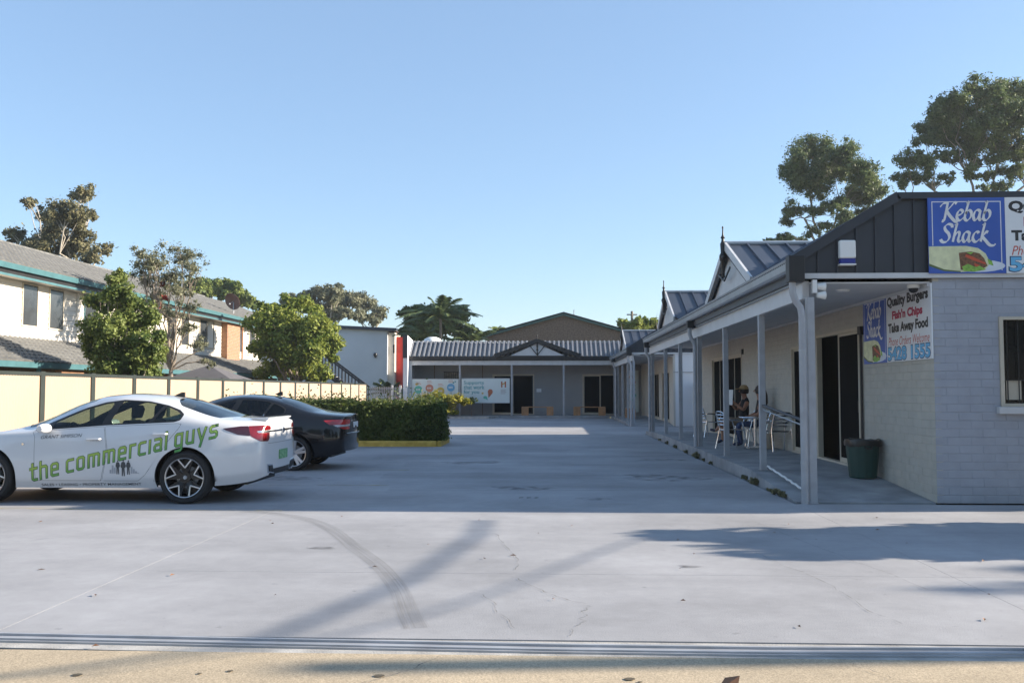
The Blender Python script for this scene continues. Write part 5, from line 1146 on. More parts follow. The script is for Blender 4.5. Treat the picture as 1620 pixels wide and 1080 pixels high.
DLO = [(3.24, .978), (2.25, 1.052), (1.29, 1.098), (1.215, 1.125), (1.19, 1.20), (1.27, 1.262), (1.44, 1.322), (1.72, 1.378), (2.08, 1.398), (2.35, 1.362), (2.58, 1.295), (2.85, 1.185), (3.08, 1.08)]
PANES = [[(2.98, 1.01), (2.30, 1.062), (2.26, 1.20), (2.20, 1.368), (2.34, 1.348), (2.57, 1.275), (2.84, 1.165), (2.98, 1.10)], [(2.19, 1.067), (1.66, 1.092), (1.58, 1.20), (1.50, 1.325), (1.74, 1.365), (2.08, 1.38), (2.14, 1.22)], [(1.60, 1.095), (1.31, 1.112), (1.235, 1.14), (1.22, 1.19), (1.30, 1.245), (1.455, 1.307), (1.53, 1.20)]]
DOORS = [[(3.17, .31), (3.19, .60), (3.21, .90), (3.25, .965), (2.26, 1.038), (2.19, .70), (2.27, .31)], [(2.255, .31), (2.177, .70), (2.247, 1.038), (1.19, 1.083), (1.22, 1.02), (1.36, .84), (1.50, .62), (1.66, .39), (1.76, .31)]]
LAMP_A = [('tail_lamp_tip', [(.64, 1.01), (.40, 1.04), (.30, 1.042), (.26, .91), (.42, .93)], M['lamp_dark']), ('tail_lamp', [(.298, 1.042), (.10, 1.05), (-.02, 1.035), (-.05, .985), (.20, .975), (.17, .95), (-.01, .95), (-.02, .86), (.02, .83), (.14, .835), (.259, .909)], M['lamp_red']),
          ('chrome_strip', [(.19, .972), (-.8, .985), (-.8, .945), (.16, .955)], M['chrome'])]
wc, wside, wlid = car('white sedan with green slanted lettering along its side', -3.80, 13.13, M['car_white'], PROFILE, 1.12, 3.857, .355, dict(kind='fork', phase=math.pi / 2), LAMP_A, DLO, PANES, (M['car_glass'], M['rear_glass']),
          dict(doors=DOORS, lid_z=.80, valance_z=.44, handles=[(2.38, .865), (1.47, .935)], handle_mat='car_white'))
# boot spoiler, exhaust trims, plate, badge
m = MB(); m.prism([(-.34, 1.13), (-.13, 1.10), (-.10, 1.125), (-.085, 1.148), (-.13, 1.155), (-.36, 1.145)], lambda a, b, w: (a, w, b), -.54, .54); m.build('boot_spoiler', M['car_white'], wc, world=False, bevel=.008)
for s in (-1, 1):
    m = MB(); m.prism([(s * .42, .50), (s * .64, .52), (s * .60, .40), (s * .37, .37)], lambda a, b, w: (w, a, b), -.14, -.065); m.build('exhaust_trim', M['chrome'], wc, world=False)
    m = MB(); m.prism([(s * .435, .485), (s * .615, .50), (s * .58, .415), (s * .40, .39)], lambda a, b, w: (w, a, b), -.14, -.06); m.build('exhaust_tip', M['black'], wc, world=False)
M['plate_green'] = mat('green plate print', (.04, .26, .09), .5, var=.2, scale=24, col2=(.30, .50, .28), detail=2); M['plate_pale'] = mat('pale plate print', (.45, .62, .42), .5)
m = MB(); m.box(-.055, -.036, -.19, .19, .56, .69); pl = m.build('number_plate', M['plate_green'], wc, world=False)
m = MB(); m.lathe([(0, -.03), (.03, -.032), (.045, -.04), (.045, -.07)], 18, (0, 0, .965), 'x'); m.build('badge', M['chrome'], wc, smooth=True, world=False)
m = MB(); m.lathe([(0, 0), (.016, 0), (.02, .012), (0, .012)], 12, (-3.36, wside(3.36, .80) * 1 - .012, .80), 'y'); m.build('side_repeater', M['chrome'], wc, world=False)
# lettering wrapped on the near flank: (along, up) -> (u, z) on the skin
def on_flank(V, u0, z0, cu, cz, d):
    out = []
    for a, b in V: u, z = u0 - a * cu - 0 * b, z0 + b; out.append((-u, wside(u, z) - d, z))
    return out
def flank_mesh(name, V, F, m, d, uv=None):
    bm = bmesh.new(); vs_ = [bm.verts.new((a, b, 0)) for a, b in V]
    for f in F:
        try: bm.faces.new([vs_[i] for i in f])
        except ValueError: pass
    for _ in range(3):
        lg = [e for e in bm.edges if e.calc_length() > .045]
        if lg: bmesh.ops.subdivide_edges(bm, edges=lg, cuts=1)
    bmesh.ops.triangulate(bm, faces=bm.faces); 
    for v in bm.verts: u, z = v.co.x, v.co.y; v.co = (-u, wside(u, z) - d, z)
    bmesh.ops.recalc_face_normals(bm, faces=bm.faces); me = bpy.data.meshes.new(name); bm.to_mesh(me); bm.free(); me.materials.append(m)
    return obj(name, me, wc, world=False)
LET = dict(t=[[(.2, 1.38), (.2, .12), (.32, 0), (.6, 0)], [(0, 1), (.6, 1)]], h=[[(.1, 1.4), (.1, 0)], [(.1, 1), (.6, 1), (.72, .88), (.72, 0)]], e=[[(.1, .5), (.72, .5), (.72, .88), (.6, 1), (.22, 1), (.1, .88), (.1, .12), (.22, 0), (.72, 0)]], c=[[(.68, 1), (.22, 1), (.1, .88), (.1, .12), (.22, 0), (.68, 0)]], o=[[(.22, 1), (.1, .88), (.1, .12), (.22, 0), (.6, 0), (.72, .12), (.72, .88), (.6, 1), (.22, 1)]],
           m=[[(.1, 0), (.1, 1), (1.0, 1), (1.12, .88), (1.12, 0)], [(.61, 1), (.61, 0)]], r=[[(.1, 0), (.1, 1), (.55, 1)]], i=[[(.1, 0), (.1, 1)]], a=[[(.15, 1), (.6, 1), (.72, .88), (.72, 0), (.22, 0), (.1, .12), (.1, .4), (.22, .52), (.72, .52)]], l=[[(.1, 0), (.1, 1.4)]], g=[[(.72, 0), (.22, 0), (.1, .12), (.1, .88), (.22, 1), (.72, 1), (.72, -.3), (.6, -.42), (.15, -.42)]], u=[[(.1, 1), (.1, .12), (.22, 0), (.72, 0)], [(.72, 1), (.72, 0)]], y=[[(.08, 1), (.42, .05)], [(.8, 1), (.34, -.45)]], s=[[(.7, 1), (.22, 1), (.1, .88), (.1, .62), (.22, .5), (.6, .5), (.72, .38), (.72, .12), (.6, 0), (.1, 0)]])
LET[' '] = []
WID = dict(t=.62, h=.82, e=.82, c=.76, o=.82, m=1.22, r=.58, i=.2, a=.82, l=.2, g=.82, u=.82, y=.88, s=.82); WID[' '] = .02
X = 0; items = []
for ch in 'the commercial guys':
    for st in LET[ch]: items.append((X, st))
    X += WID[ch] + (.30 if ch != ' ' else .42)
tot = X - .3; sx = 2.55 / tot; sy = .155; sl = .236
def slant(p): a = p[0] * sx; return (3.235 - a, .305 + p[1] * sy + a * sl)
M['print_green_edge'] = mat('dark green outline print', (.025, .085, .03), .45, var=.1)
gm = bpy.data.materials.new('green fading print'); gm.use_nodes = True; nn = gm.node_tree.nodes; lk = gm.node_tree.links
tc = nn.new('ShaderNodeTexCoord'); sp_ = nn.new('ShaderNodeSeparateXYZ'); ma = nn.new('ShaderNodeMath'); ma.operation = 'MULTIPLY_ADD'; ma.inputs[1].default_value = -.236; cr = nn.new('ShaderNodeMapRange'); cr.inputs[1].default_value = 1.02; cr.inputs[2].default_value = 1.26
lk.new(tc.outputs['Object'], sp_.inputs[0]); lk.new(sp_.outputs[0], ma.inputs[0]); lk.new(sp_.outputs[2], ma.inputs[2]); lk.new(ma.outputs[0], cr.inputs[0]); mxg = nn.new('ShaderNodeMix'); mxg.data_type = 'RGBA'; mxg.inputs[6].default_value = (.07, .27, .07, 1); mxg.inputs[7].default_value = (.36, .48, .08, 1)
lk.new(cr.outputs[0], mxg.inputs[0]); lk.new(mxg.outputs[2], nn['Principled BSDF'].inputs['Base Color']); nn['Principled BSDF'].inputs['Roughness'].default_value = .4
for w_, m_, d_, nm in ((.27, M['print_green_edge'], .0025, 'lettering_outline'), (.185, gm, .004, 'lettering')):
    Vv, Ff = [], []
    for k, (x0, st) in enumerate(items):
        a, f = square_strokes(st, w_); b = len(Vv); Vv += [slant((p[0] + x0, p[1])) for p in a]; Ff += [[b + i for i in q] for q in f]
    flank_mesh(nm, Vv, Ff, m_, d_)
def flank_text(body, u0, u1, z0, z1, tilt, m, bold=0., shear=0.):
    V, F = text_tris(body, bold, shear); V = fit(V, 0, u0 - u1, z0, z1); flank_mesh('lettering', [(u0 - a, b + a * tilt) for a, b in V], F, m, .0025)
M['print_grey'] = mat('dark grey print', (.05, .055, .06), .5)
flank_text('GRANT SIMPSON', 3.12, 2.55, .868, .915, .05, M['print_grey'], .0, .25); flank_text('SALES • LEASING • PROPERTY MANAGEMENT', 3.10, 1.72, .232, .268, .012, M['print_grey'], .01)
flank_text('TEAM', 2.44, 2.31, .845, .87, .01, M['print_grey'], .02)
def man(u, z, h): 
    q = [(-.09, 0), (-.03, 0), (0, .42), (.04, 0), (.1, 0), (.08, .5), (.13, .48), (.17, .62), (.10, .82), (.05, .86), (-.05, .86), (-.11, .82), (-.16, .6), (-.12, .48), (-.09, .5)]
    return [(u - a * h, z + b * h) for a, b in q], [(u - a * h, z + b * h) for a, b in ell(0, .935, .05, .065, 10)]
P_ = []
for u, z, h in ((2.03, .40, .19), (1.955, .375, .225), (1.885, .395, .195)): P_ += list(man(u, z, h))
Vv, Ff = [], []
for p in P_: b = len(Vv); Vv += p; Ff.append(list(range(b, b + len(p))))
flank_mesh('silhouette_print', Vv, Ff, M['print_grey'], .004)
Vv, Ff = [], []
for u, z1 in ((2.13, .46), (2.10, .52), (2.07, .49), (1.84, .50), (1.81, .47), (1.78, .44), (1.75, .42)): b = len(Vv); Vv += [(u + .012, .41), (u - .012, .41), (u - .012, z1), (u + .012, z1)]; Ff.append([b, b + 1, b + 2, b + 3])
flank_mesh('skyline_print', Vv, Ff, mat('pale grey print', (.32, .34, .37), .5), .0025)
M['lamp_sunlit'] = mat('sunlit red lamp lens', (.42, .012, .014), .12, var=.35, scale=9, coat=1)  # sun falling on the lens put into a brighter red
LAMP_B = [('tail_lamp', [(.46, .95), (.20, .965), (-.16, .96), (-.17, .875), (.34, .865)], M['lamp_sunlit']), ('tail_lamp_clear', [(.30, .862), (-.17, .872), (-.17, .838), (.20, .826)], M['lamp_clear']), ('tail_lamp', [(.18, .822), (-.17, .834), (-.16, .78), (.08, .775)], M['lamp_sunlit']), ('chrome_strip', [(-.22, .955), (-.9, .965), (-.9, .925), (-.22, .92)], M['chrome'])]
P2 = dict(PROFILE); P2['ztop'] = (P2['ztop'][0], [1.03, 1.065, 1.085, 1.12, 1.215, 1.325, 1.40, 1.435, 1.45, 1.435, 1.36, 1.2, 1.045, 1.0, .96, .88, .77, .66]); P2['zrail'] = (P2['zrail'][0], [1.0, 1.045, 1.085, 1.125, 1.25, 1.325, 1.375, 1.39, 1.31, 1.14, 1.0, .965, .88, .645]); P2['belt'] = (P2['belt'][0], [.93, .955, .99, 1.01, .985, .94, .91, .84, .74, .62]); P2['bulge'] = .065
dlo2 = [(a, b - .035 if b > 1.15 else b - .05) for a, b in DLO]; pan2 = [[(a, b - .035 if b > 1.15 else b - .05) for a, b in p] for p in PANES]; door2 = [[(a, b - .045 if b > .9 else b) for a, b in p] for p in DOORS]
bc, bside, blid = car('black sedan parked between the white car and the hedge', -3.87, 18.25, M['car_black'], P2, 1.02, 3.8, .33, dict(kind='twin', phase=math.pi / 2), LAMP_B, dlo2, pan2, (M['dark_side_glass'], M['rear_glass']),
          dict(doors=door2, lid_z=.74, valance_z=.36, handles=[(2.38, .86), (1.47, .9)], handle_mat='chrome'))
m = MB(); m.box(-.045, -.012, -.2, .2, .80, .91); m.build('number_plate', M['white_sheet'], bc, world=False)
for u0, u1 in ((2.235, 2.205), (1.62, 1.55)):
    m = MB(); m.bar((-u0 - .0, bside(u0, 1.0) + .01, 1.03), (-u1, -.63, 1.32), .012, .02); m.build('pillar_trim', M['chrome'], bc, world=False)
m = MB(); m.tube([(-.06, -.62, .70), (-.015, -.3, .70), (.004, 0, .70), (-.015, .3, .70), (-.06, .62, .70)], .014, 6); m.build('bumper_strip', M['car_black'], bc, world=False)
m = MB(); m.tube([(-1.0, .68, 1.15), (-.9, .69, 1.0)], .004, 4); m.build('aerial_wire', M['black'], bc, world=False)
# ---------------------------------------------------------------- signs
K_ = dict(K=[[(-.25, 1.30), (.05, 1.62), (.48, 1.72)], [(.48, 1.74), (.3, .9), (.08, 0), (-.12, -.02)], [(1.3, 1.62), (1.08, 1.72), (.8, 1.4), (.34, .9)], [(.34, .9), (.7, .35), (1.15, -.12), (1.45, 0)]], e=[[(.14, .45), (.5, .62), (.62, .86), (.44, 1.0), (.2, .82), (.07, .4), (.16, .06), (.4, .02), (.7, .28)]],
          b=[[(.25, 1.62), (.45, 1.76), (.3, 1.2), (.07, .35), (.12, .05), (.34, .02), (.62, .34), (.68, .74), (.52, .95), (.3, .84), (.16, .6)]], a=[[(.7, .86), (.5, .98), (.24, .84), (.07, .4), (.14, .05), (.32, .06), (.56, .4), (.74, .95)], [(.74, .95), (.6, .3), (.68, .02), (.9, .2)]],
          S=[[(1.02, 1.40), (.98, 1.66), (.66, 1.74), (.36, 1.5), (.4, 1.16), (.68, .8), (.72, .4), (.46, .04), (.1, 0), (-.1, .26)]], h=[[(.25, 1.62), (.46, 1.76), (.3, 1.1), (.04, 0)], [(.12, .4), (.4, .86), (.62, .95), (.66, .72), (.54, .24), (.64, .02), (.86, .2)]], c=[[(.64, .84), (.5, .98), (.24, .84), (.07, .4), (.18, .05), (.42, .03), (.7, .28)]],
          k=[[(.25, 1.62), (.46, 1.76), (.3, 1.1), (.04, 0)], [(.74, .9), (.56, .98), (.4, .72), (.18, .5)], [(.18, .5), (.46, .16), (.86, -.32), (1.25, -.36), (1.4, -.2)]])
KW = dict(K=1.2, e=.74, b=.80, a=.92, S=1.0, h=.90, c=.74, k=.9)
def pen(word, nib=(.18, .16), hair=.075):
    V, F, x, lv, sn = [], [], 0, [], 0
    for ch in word:
        for st in K_[ch]:
            q = smooth_line(st, 7); b = len(V)
            for i, p in enumerate(q):
                t = q[min(i + 1, len(q) - 1)] - q[max(i - 1, 0)]; t = t / np.linalg.norm(t); n_ = np.array([-t[1], t[0]]); w = (abs(nib[0] * t[1] - nib[1] * t[0]) + hair) / 2; c = p + np.array([x, 0]); V += [c - n_ * w, c + n_ * w]; lv += [sn] * 2
            F += [[b + 2 * i, b + 2 * i + 2, b + 2 * i + 3, b + 2 * i + 1] for i in range(len(q) - 1)]; sn += 1
        x += KW[ch]
    return np.array(V), F, lv
pm = lambda n, c, r=.45: mat(n, c, r, var=.06, scale=8)
INK = dict(white=pm('white print', (.72, .72, .72)), black=pm('black print', (.015, .015, .017)), crimson=pm('crimson print', (.42, .008, .06)), red=pm('orange red print', (.50, .06, .03)), sky=pm('sky blue print', (.12, .42, .68)), navy=pm('navy print', (.01, .02, .08)),
           wrap=mat('flatbread print', (.66, .66, .40), .5, var=.15, scale=10), plate=pm('plate print', (.62, .66, .74)), meat=mat('filling print', (.16, .07, .03), .5, var=.6, scale=30), tom=pm('tomato print', (.55, .08, .03)), let=mat('lettuce print', (.22, .42, .06), .5, var=.4, scale=25), dk=pm('shade print', (.10, .14, .05)))
def shop_sign(label, o, r, u, n, W=2.72, H=1.11, kw=1.05):
    e = empty('shop_sign', Vector(o) + Vector(r) * W / 2, label, 'sign', 'kebab shop signs'); o, r, u, n = Vector(o), Vector(r), Vector(u), Vector(n); pl = (o, r, u, n)
    def board(a, b, m):
        q = MB(); c = [o + r * a, o + r * b, o + r * b + u * H, o + r * a + u * H]; q.add(c + [p + n * .02 for p in c], [(0, 1, 2, 3), (4, 5, 6, 7), (0, 1, 5, 4), (1, 2, 6, 5), (2, 3, 7, 6), (3, 0, 4, 7)]); return q.build('sign_panel', m, e)
    board(0, kw, M['sign_blue']); board(kw + .004, W, M['white_sheet']); d = .021
    b, t = .05, .012
    print_poly(e, [[(b, H - b), (kw - b, H - b), (kw - b, H - b - t), (b, H - b - t)], [(kw - b - t, H - b - t), (kw - b, H - b - t), (kw - b, .04), (kw - b - t, .04)], [(b, H - b - t), (b + t, H - b - t), (b + t, .38), (b, .38)]], INK['white'], pl, d, 'border_line')
    for wd_, x0, x1, y0, y1 in (('Kebab', .16, .85, .69, 1.0), ('Shack', .14, .90, .36, .70)):
        V, F, lv = pen(wd_); Q = on_plane(fit(V, x0, x1, y0, y1), *pl, d + .001); obj('lettering', mesh_from('lettering', [q + n * .0008 * k for q, k in zip(Q, lv)], F, INK['white']), e)
    print_poly(e, [ell(.66, .10, .36, .085)], INK['plate'], pl, d + .0005, 'plate_print')
    print_poly(e, [[(.0, .37), (.50, .375), (.66, .345), (.76, .27), (.82, .14), (.74, .04), (.42, .015), (.2, .03), (0, .10)], ], INK['wrap'], pl, d + .001, 'wrap_print')
    print_poly(e, [[(0, .10), (.2, .03), (.42, .015), (.42, .03), (.2, .055), (0, .135)]], INK['dk'], pl, d + .0016, 'shade_print')
    print_poly(e, [[(.40, .28), (.56, .30), (.68, .27), (.74, .20), (.78, .10), (.70, .05), (.52, .03), (.42, .05)]], INK['meat'], pl, d + .0016, 'filling_print')
    print_poly(e, [[(.50, .26), (.60, .22), (.76, .14), (.75, .12), (.58, .18), (.48, .23)], [(.60, .14), (.68, .11), (.62, .08)]], INK['tom'], pl, d + .0021, 'tomato_print')
    print_poly(e, [[(.44, .09), (.52, .13), (.60, .09), (.68, .10), (.76, .05), (.60, .02), (.46, .03)], [(.78, .2), (.84, .17), (.86, .1), (.80, .12)], [(.5, .285), (.56, .26), (.6, .29)]], INK['let'], pl, d + .0024, 'lettuce_print')
    x0, x1 = kw + .05, W - .07; yy = lambda f: H * (1 - f)
    print_text(e, 'Quality Burgers', INK['black'], pl, x0, x1 - .02, yy(.23), yy(.045), d, .05)
    print_text(e, "Fish'n Chips", INK['crimson'], pl, x0 + .2, x1 - .22, yy(.42), yy(.255), d, .05)
    print_text(e, 'Take Away Food', INK['black'], pl, x0 + .03, x1 - .04, yy(.615), yy(.435), d, .05)
    print_text(e, 'Phone Orders Welcome', INK['red'], pl, x0 + .03, x1, yy(.765), yy(.64), d, .0, .3)
    print_text(e, '5428 1555', INK['navy'], pl, x0 - .02, x1 + .03, yy(.99), yy(.775), d, .06); print_text(e, '5428 1555', INK['sky'], pl, x0 - .005, x1 + .015, yy(.978), yy(.787), d + .001, .035)
    return e
shop_sign('blue and white kebab sign on the shop front parapet', (5.18, 12.695, 3.12), (1, 0, 0), (0, 0, 1), (0, -1, 0), H=1.04, kw=1.03)
shop_sign('blue and white kebab sign on the wall under the veranda', (XW - .012, 15.46, 1.96), (0, -1, 0), (0, 0, 1), (-1, 0, 0), H=1.04, kw=1.04)
# hanging banners at the office veranda
def banner(label, x0, x1, z0, z1, y):
    e = empty('banner', ((x0 + x1) / 2, y, z0), label, 'banner', 'banners at the office veranda'); m = MB(); m.box(x0, x1, y, y + .02, z0, z1); m.build('banner_face', mat('pale mint banner', (.60, .66, .65), .5, var=.05, scale=1), e)
    f = MB(); f.box(x0, x1, y - .008, y + .028, z1 + .001, z1 + .03); f.box(x0, x1, y - .008, y + .028, z0 - .03, z0 - .001); f.build('banner_rail', M['post'], e); return e, (Vector((x0, y, z0)), (1, 0, 0), (0, 0, 1), (0, -1, 0))
TEAL = pm('teal print', (.02, .26, .30)); CL = dict(g=pm('green dot print', (.10, .42, .33)), r=pm('coral dot print', (.50, .20, .14)), y=pm('mustard dot print', (.52, .36, .06)), b=pm('blue dot print', (.12, .34, .55)), br=pm('rust print', (.38, .11, .05)))
e, pl = banner('mint banner reading Supports that work for you with an H emblem', -4.92, -2.24, .84, 2.17, YB + .02); d = .003
print_text(e, 'Supports', TEAL, pl, .12, 1.24, .96, 1.21, d, .012); print_text(e, 'that work', TEAL, pl, .12, 1.28, .74, .98, d, .012); print_text(e, 'for you', TEAL, pl, .12, .98, .44, .70, d, .012)
print_poly(e, [ell(1.60, .60, .14, .15), [(1.47, .56), (1.5, .28), (1.52, .28), (1.72, .52)]], CL['br'], pl, d, 'drop_print'); print_poly(e, [ell(1.32, .29, .11, .08), [(1.3, .22), (1.47, .14), (1.42, .3)]], CL['g'], pl, d, 'drop_print'); print_poly(e, [ell(1.17, .52, .06, .05)], CL['y'], pl, d, 'drop_print')
print_poly(e, [[(2.20, .84), (2.28, .84), (2.28, 1.18), (2.20, 1.18)], [(2.40, .84), (2.48, .84), (2.48, 1.18), (2.40, 1.18)]], CL['br'], pl, d, 'emblem_bar'); print_poly(e, [[(2.28, .98), (2.40, 1.04), (2.40, 1.12), (2.28, 1.06)]], CL['y'], pl, d, 'emblem_bar')
print_poly(e, [[(2.18, .70 - i * .07), (2.5 - (i % 2) * .06, .70 - i * .07), (2.5 - (i % 2) * .06, .73 - i * .07), (2.18, .73 - i * .07)] for i in range(4)], pm('grey small print', (.35, .33, .33)), pl, d, 'small_print')
e, pl = banner('mint banner with a row of coloured dots half hidden by the hedge', -7.70, -5.10, .84, 2.14, YB + .02)
for cx, cy, k in ((.36, .72, 'g'), (.98, .80, 'r'), (1.60, .64, 'y'), (2.18, .84, 'b')):
    print_poly(e, [ell(cx, cy, .22, .22, 24)], CL[k], pl, d, 'dot_print'); print_poly(e, [[(cx - .12 + i * .08, cy - .04), (cx - .07 + i * .08, cy - .04), (cx - .07 + i * .08, cy + .05), (cx - .12 + i * .08, cy + .05)] for i in range(3)], INK['white'], pl, d + .002, 'small_print')
    print_poly(e, [[(cx - .14, cy + .30 + j * .08), (cx + .16 - j * .05, cy + .30 + j * .08), (cx + .16 - j * .05, cy + .325 + j * .08), (cx - .14, cy + .325 + j * .08)] for j in range(2)], CL['r'], pl, d, 'small_print')
    for s in (-1, 1): print_poly(e, [[(cx + s * .05 - .012, cy - .42), (cx + s * .05 + .012, cy - .42), (cx + s * .03 + .01, cy - .25), (cx + s * .03 - .01, cy - .25)]], pm('stem print', (.12, .2, .14)), pl, d, 'stem_print')
print_poly(e, [ell(.26, 1.02, .08, .06)], CL['y'], pl, d, 'dot_print'); print_poly(e, [ell(2.32, 1.10, .05, .04), ell(2.42, 1.16, .04, .04)], TEAL, pl, d, 'dot_print')
e, pl = banner('tall pale banner on the back wall by the side veranda', 4.40, 5.08, .28, 2.66, 52.9)
print_poly(e, [ell(.25, 2.0, .1, .12), ell(.45, 1.7, .06, .08)], CL['br'], pl, d, 'drop_print'); print_poly(e, [ell(.4, .95, .14, .12), ell(.3, .7, .07, .06)], CL['g'], pl, d, 'drop_print'); print_poly(e, [[(.1, 1.5 - i * .12), (.5 - .1 * (i % 2), 1.5 - i * .12), (.5 - .1 * (i % 2), 1.55 - i * .12), (.1, 1.55 - i * .12)] for i in range(4)], TEAL, pl, d, 'small_print')
# ---------------------------------------------------------------- small fittings
e = empty('alarm_siren', (4.08, 12.72, 3.24), 'white alarm siren box with blue lens on charcoal gable', 'alarm')
m = MB(); m.box(3.965, 4.185, 12.62, 12.72, 3.33, 3.58); m.build('siren_case', M['white_plastic'], e, bevel=.02); m = MB(); m.box(3.972, 4.178, 12.628, 12.718, 3.26, 3.328); m.build('siren_lens', M['blue_plastic'], e, bevel=.01); m = MB(); m.box(3.965, 4.185, 12.62, 12.72, 3.235, 3.258); m.build('siren_base', M['white_plastic'], e, bevel=.006)
e = empty('security_camera', (5.08, 12.98, 2.96), 'small dome security camera under the veranda ceiling corner', 'security camera')
m = MB(); m.lathe([(0, 3.0), (.085, 3.0), (.085, 2.955), (.07, 2.95)], 20, (5.08, 12.98, 0)); m.build('camera_base', M['white_plastic'], e, smooth=True); m = MB(); m.lathe([(.066, 2.95), (.058, 2.915), (.035, 2.89), (0, 2.882)], 20, (5.08, 12.98, 0)); m.build('dome', M['rim_dark'], e, smooth=True)
e = empty('floodlight', (3.72, 12.68, 2.9), 'white twin floodlight fixed beside the front corner post', 'light')
m = MB(); m.box(3.60, 3.66, 12.66, 12.72, 2.86, 3.04); m.build('bracket', M['white_plastic'], e)
for z in (2.83, 2.95): m = MB(); m.lathe([(0, .0), (.035, .0), (.06, .11), (.05, .115), (0, .10)], 16, (3.665, 12.69, z), 'x'); m.build('lamp_head', M['white_plastic'], e, smooth=True)
m = MB(); m.lathe([(0, 3.0), (.1, 3.0), (.09, 2.975), (0, 2.97)], 20, (4.3, 13.6, 0)); tag(m.build('ceiling_light', M['white_plastic'], smooth=True), 'flat round light under the veranda ceiling near the front', 'light')
e = empty('ramp_railing', (XP, 14.1, 0), 'dark handrail and white foot rail between the two front posts', 'railing')
m = MB(); m.tube([(XP + .0, 15.5, 1.27), (XP, 12.75, 1.08)], .024, 10); m.build('handrail', M['charcoal'], e, smooth=True); m = MB(); m.tube([(XP, 15.5, 1.20), (XP, 12.75, 1.01)], .012, 8); m.build('lower_bar', M['post'], e, smooth=True)
m = MB(); pts = [(XP + .05 + .006 * math.sin(i * 2.1), 15.48 - i * .091, .27 - i * .0066 + .008 * math.sin(i * 1.7)) for i in range(30)]; m.tube(pts, .017, 8); m.build('foot_rail', M['white_plastic'], e, smooth=True)
# bin
e = empty('rubbish_bin', (4.96, 14.85, .152), 'dark green ribbed rubbish bin with black liner by the shop door', 'bin')
m = MB(); n_ = 48; V, F = [], []
lev = [(0, .20), (.02, .205), (.45, .245), (.52, .25), (.53, .265), (.56, .268), (.575, .26), (.57, .245)]
for z, r in lev:
    for j in range(n_): t = 2 * math.pi * j / n_; rr_ = r + (.005 if (j // 2) % 2 and .01 < z < .5 else 0); V.append((rr_ * math.cos(t), rr_ * math.sin(t), z))
for i in range(len(lev) - 1):
    for j in range(n_): F.append([i * n_ + j, i * n_ + (j + 1) % n_, (i + 1) * n_ + (j + 1) % n_, (i + 1) * n_ + j])
F.append(list(range(n_))[::-1]); m.add(V, F); m.build('bin_body', M['green_bin'], e, world=False)
V, F = [], []
for k, (r, z) in enumerate(((.272, .50), (.276, .56), (.268, .60), (.245, .592), (.23, .50), (.10, .42))):
    for j in range(n_): t = 2 * math.pi * j / n_; w = 1 + .012 * math.sin(j * .9 + k) + .01 * math.sin(j * 2.1); V.append((r * w * math.cos(t), r * w * math.sin(t), z + (.010 * math.sin(j * .39 + k) + .006 * math.sin(j * 1.31)) * (1 if k < 4 else 0)))
for i in range(5):
    for j in range(n_): F.append([i * n_ + j, i * n_ + (j + 1) % n_, (i + 1) * n_ + (j + 1) % n_, (i + 1) * n_ + j])
F.append([5 * n_ + j for j in range(n_)]); m = MB(); m.add(V, F); m.build('liner', M['bin_bag'], e, smooth=True, world=False)
for s in (-1, 1): m = MB(); m.tube([(-.05, s * .27, .5), (-.04, s * .31, .47), (.04, s * .31, .47), (.05, s * .27, .5)], .014, 8); m.build('bin_handle', M['black'], e, smooth=True, world=False)
# cafe chairs and table
def cafe_chair():
    e = empty('cafe_chair', (0, 0, 0), 'x', 'chair', 'aluminium cafe chairs on the veranda'); r = .016
    for s in (-1, 1):
        m = MB(); m.tube([(.24, s * .25, 0), (.18, s * .245, .44), (.13, s * .25, .62), (.02, s * .255, .655), (-.2, s * .235, .66)], r, 8); m.build('leg', M['alum'], e, smooth=True, world=False)
        m = MB(); m.tube([(-.29, s * .24, 0), (-.19, s * .225, .44), (-.22, s * .215, .60), (-.29, s * .20, .80)], r, 8); m.build('leg', M['alum'], e, smooth=True, world=False)
        m = MB(); m.bar((.10, s * .255, .668), (-.18, s * .25, .675), .045, .014); m.build('armrest', M['alum'], e, world=False, bevel=.004)
    m = MB(); m.tube([(-.29, -.20, .80), (-.31, -.14, .835), (-.325, 0, .845), (-.31, .14, .835), (-.29, .20, .80)], r, 8); m.tube([(.2, -.2, .425), (.2, .2, .425)], r, 8); m.tube([(-.19, -.22, .425), (-.19, .22, .425)], r, 8); m.build('frame_rail', M['alum'], e, smooth=True, world=False)
    for i in range(9): m = MB(); x = -.2 + i * .05; m.box(x, x + .042, -.215, .215, .438, .446); m.build('seat_slat', M['alum'], e, world=False)
    for i in range(4):
        z = .54 + i * .075; x = -.205 - (z - .44) * .24; m = MB(); m.tube([(x, -.21, z), (x - .035, -.1, z + .004), (x - .045, 0, z + .005), (x - .035, .1, z + .004), (x, .21, z)], .016, 6); m.build('back_slat', M['alum'], e, smooth=True, world=False)
    return e
ch0 = cafe_chair()
CH = [(4.12, 21.05, .205, .25, 'empty aluminium chair with its back to the court at the table'), (4.98, 20.35, .205, 1.75, 'empty aluminium chair with its back to the camera nearest the doorway'), (4.80, 22.75, .205, math.pi + .12, 'aluminium chair under the person reading a newspaper'), (4.84, 21.75, .205, math.pi - .1, 'aluminium chair under the long haired person'), (4.45, 26.3, .205, .5, 'lone aluminium chair standing farthest along the veranda')]
for i, (x, y, z, a, lb) in enumerate(CH):
    o = ch0 if i == 0 else copy_tree(ch0); o.location = (x, y, z); o.rotation_euler.z = a; o['label'] = lb
e = empty('cafe_table', (4.62, 20.95, .205), 'round aluminium cafe table between the chairs', 'table')
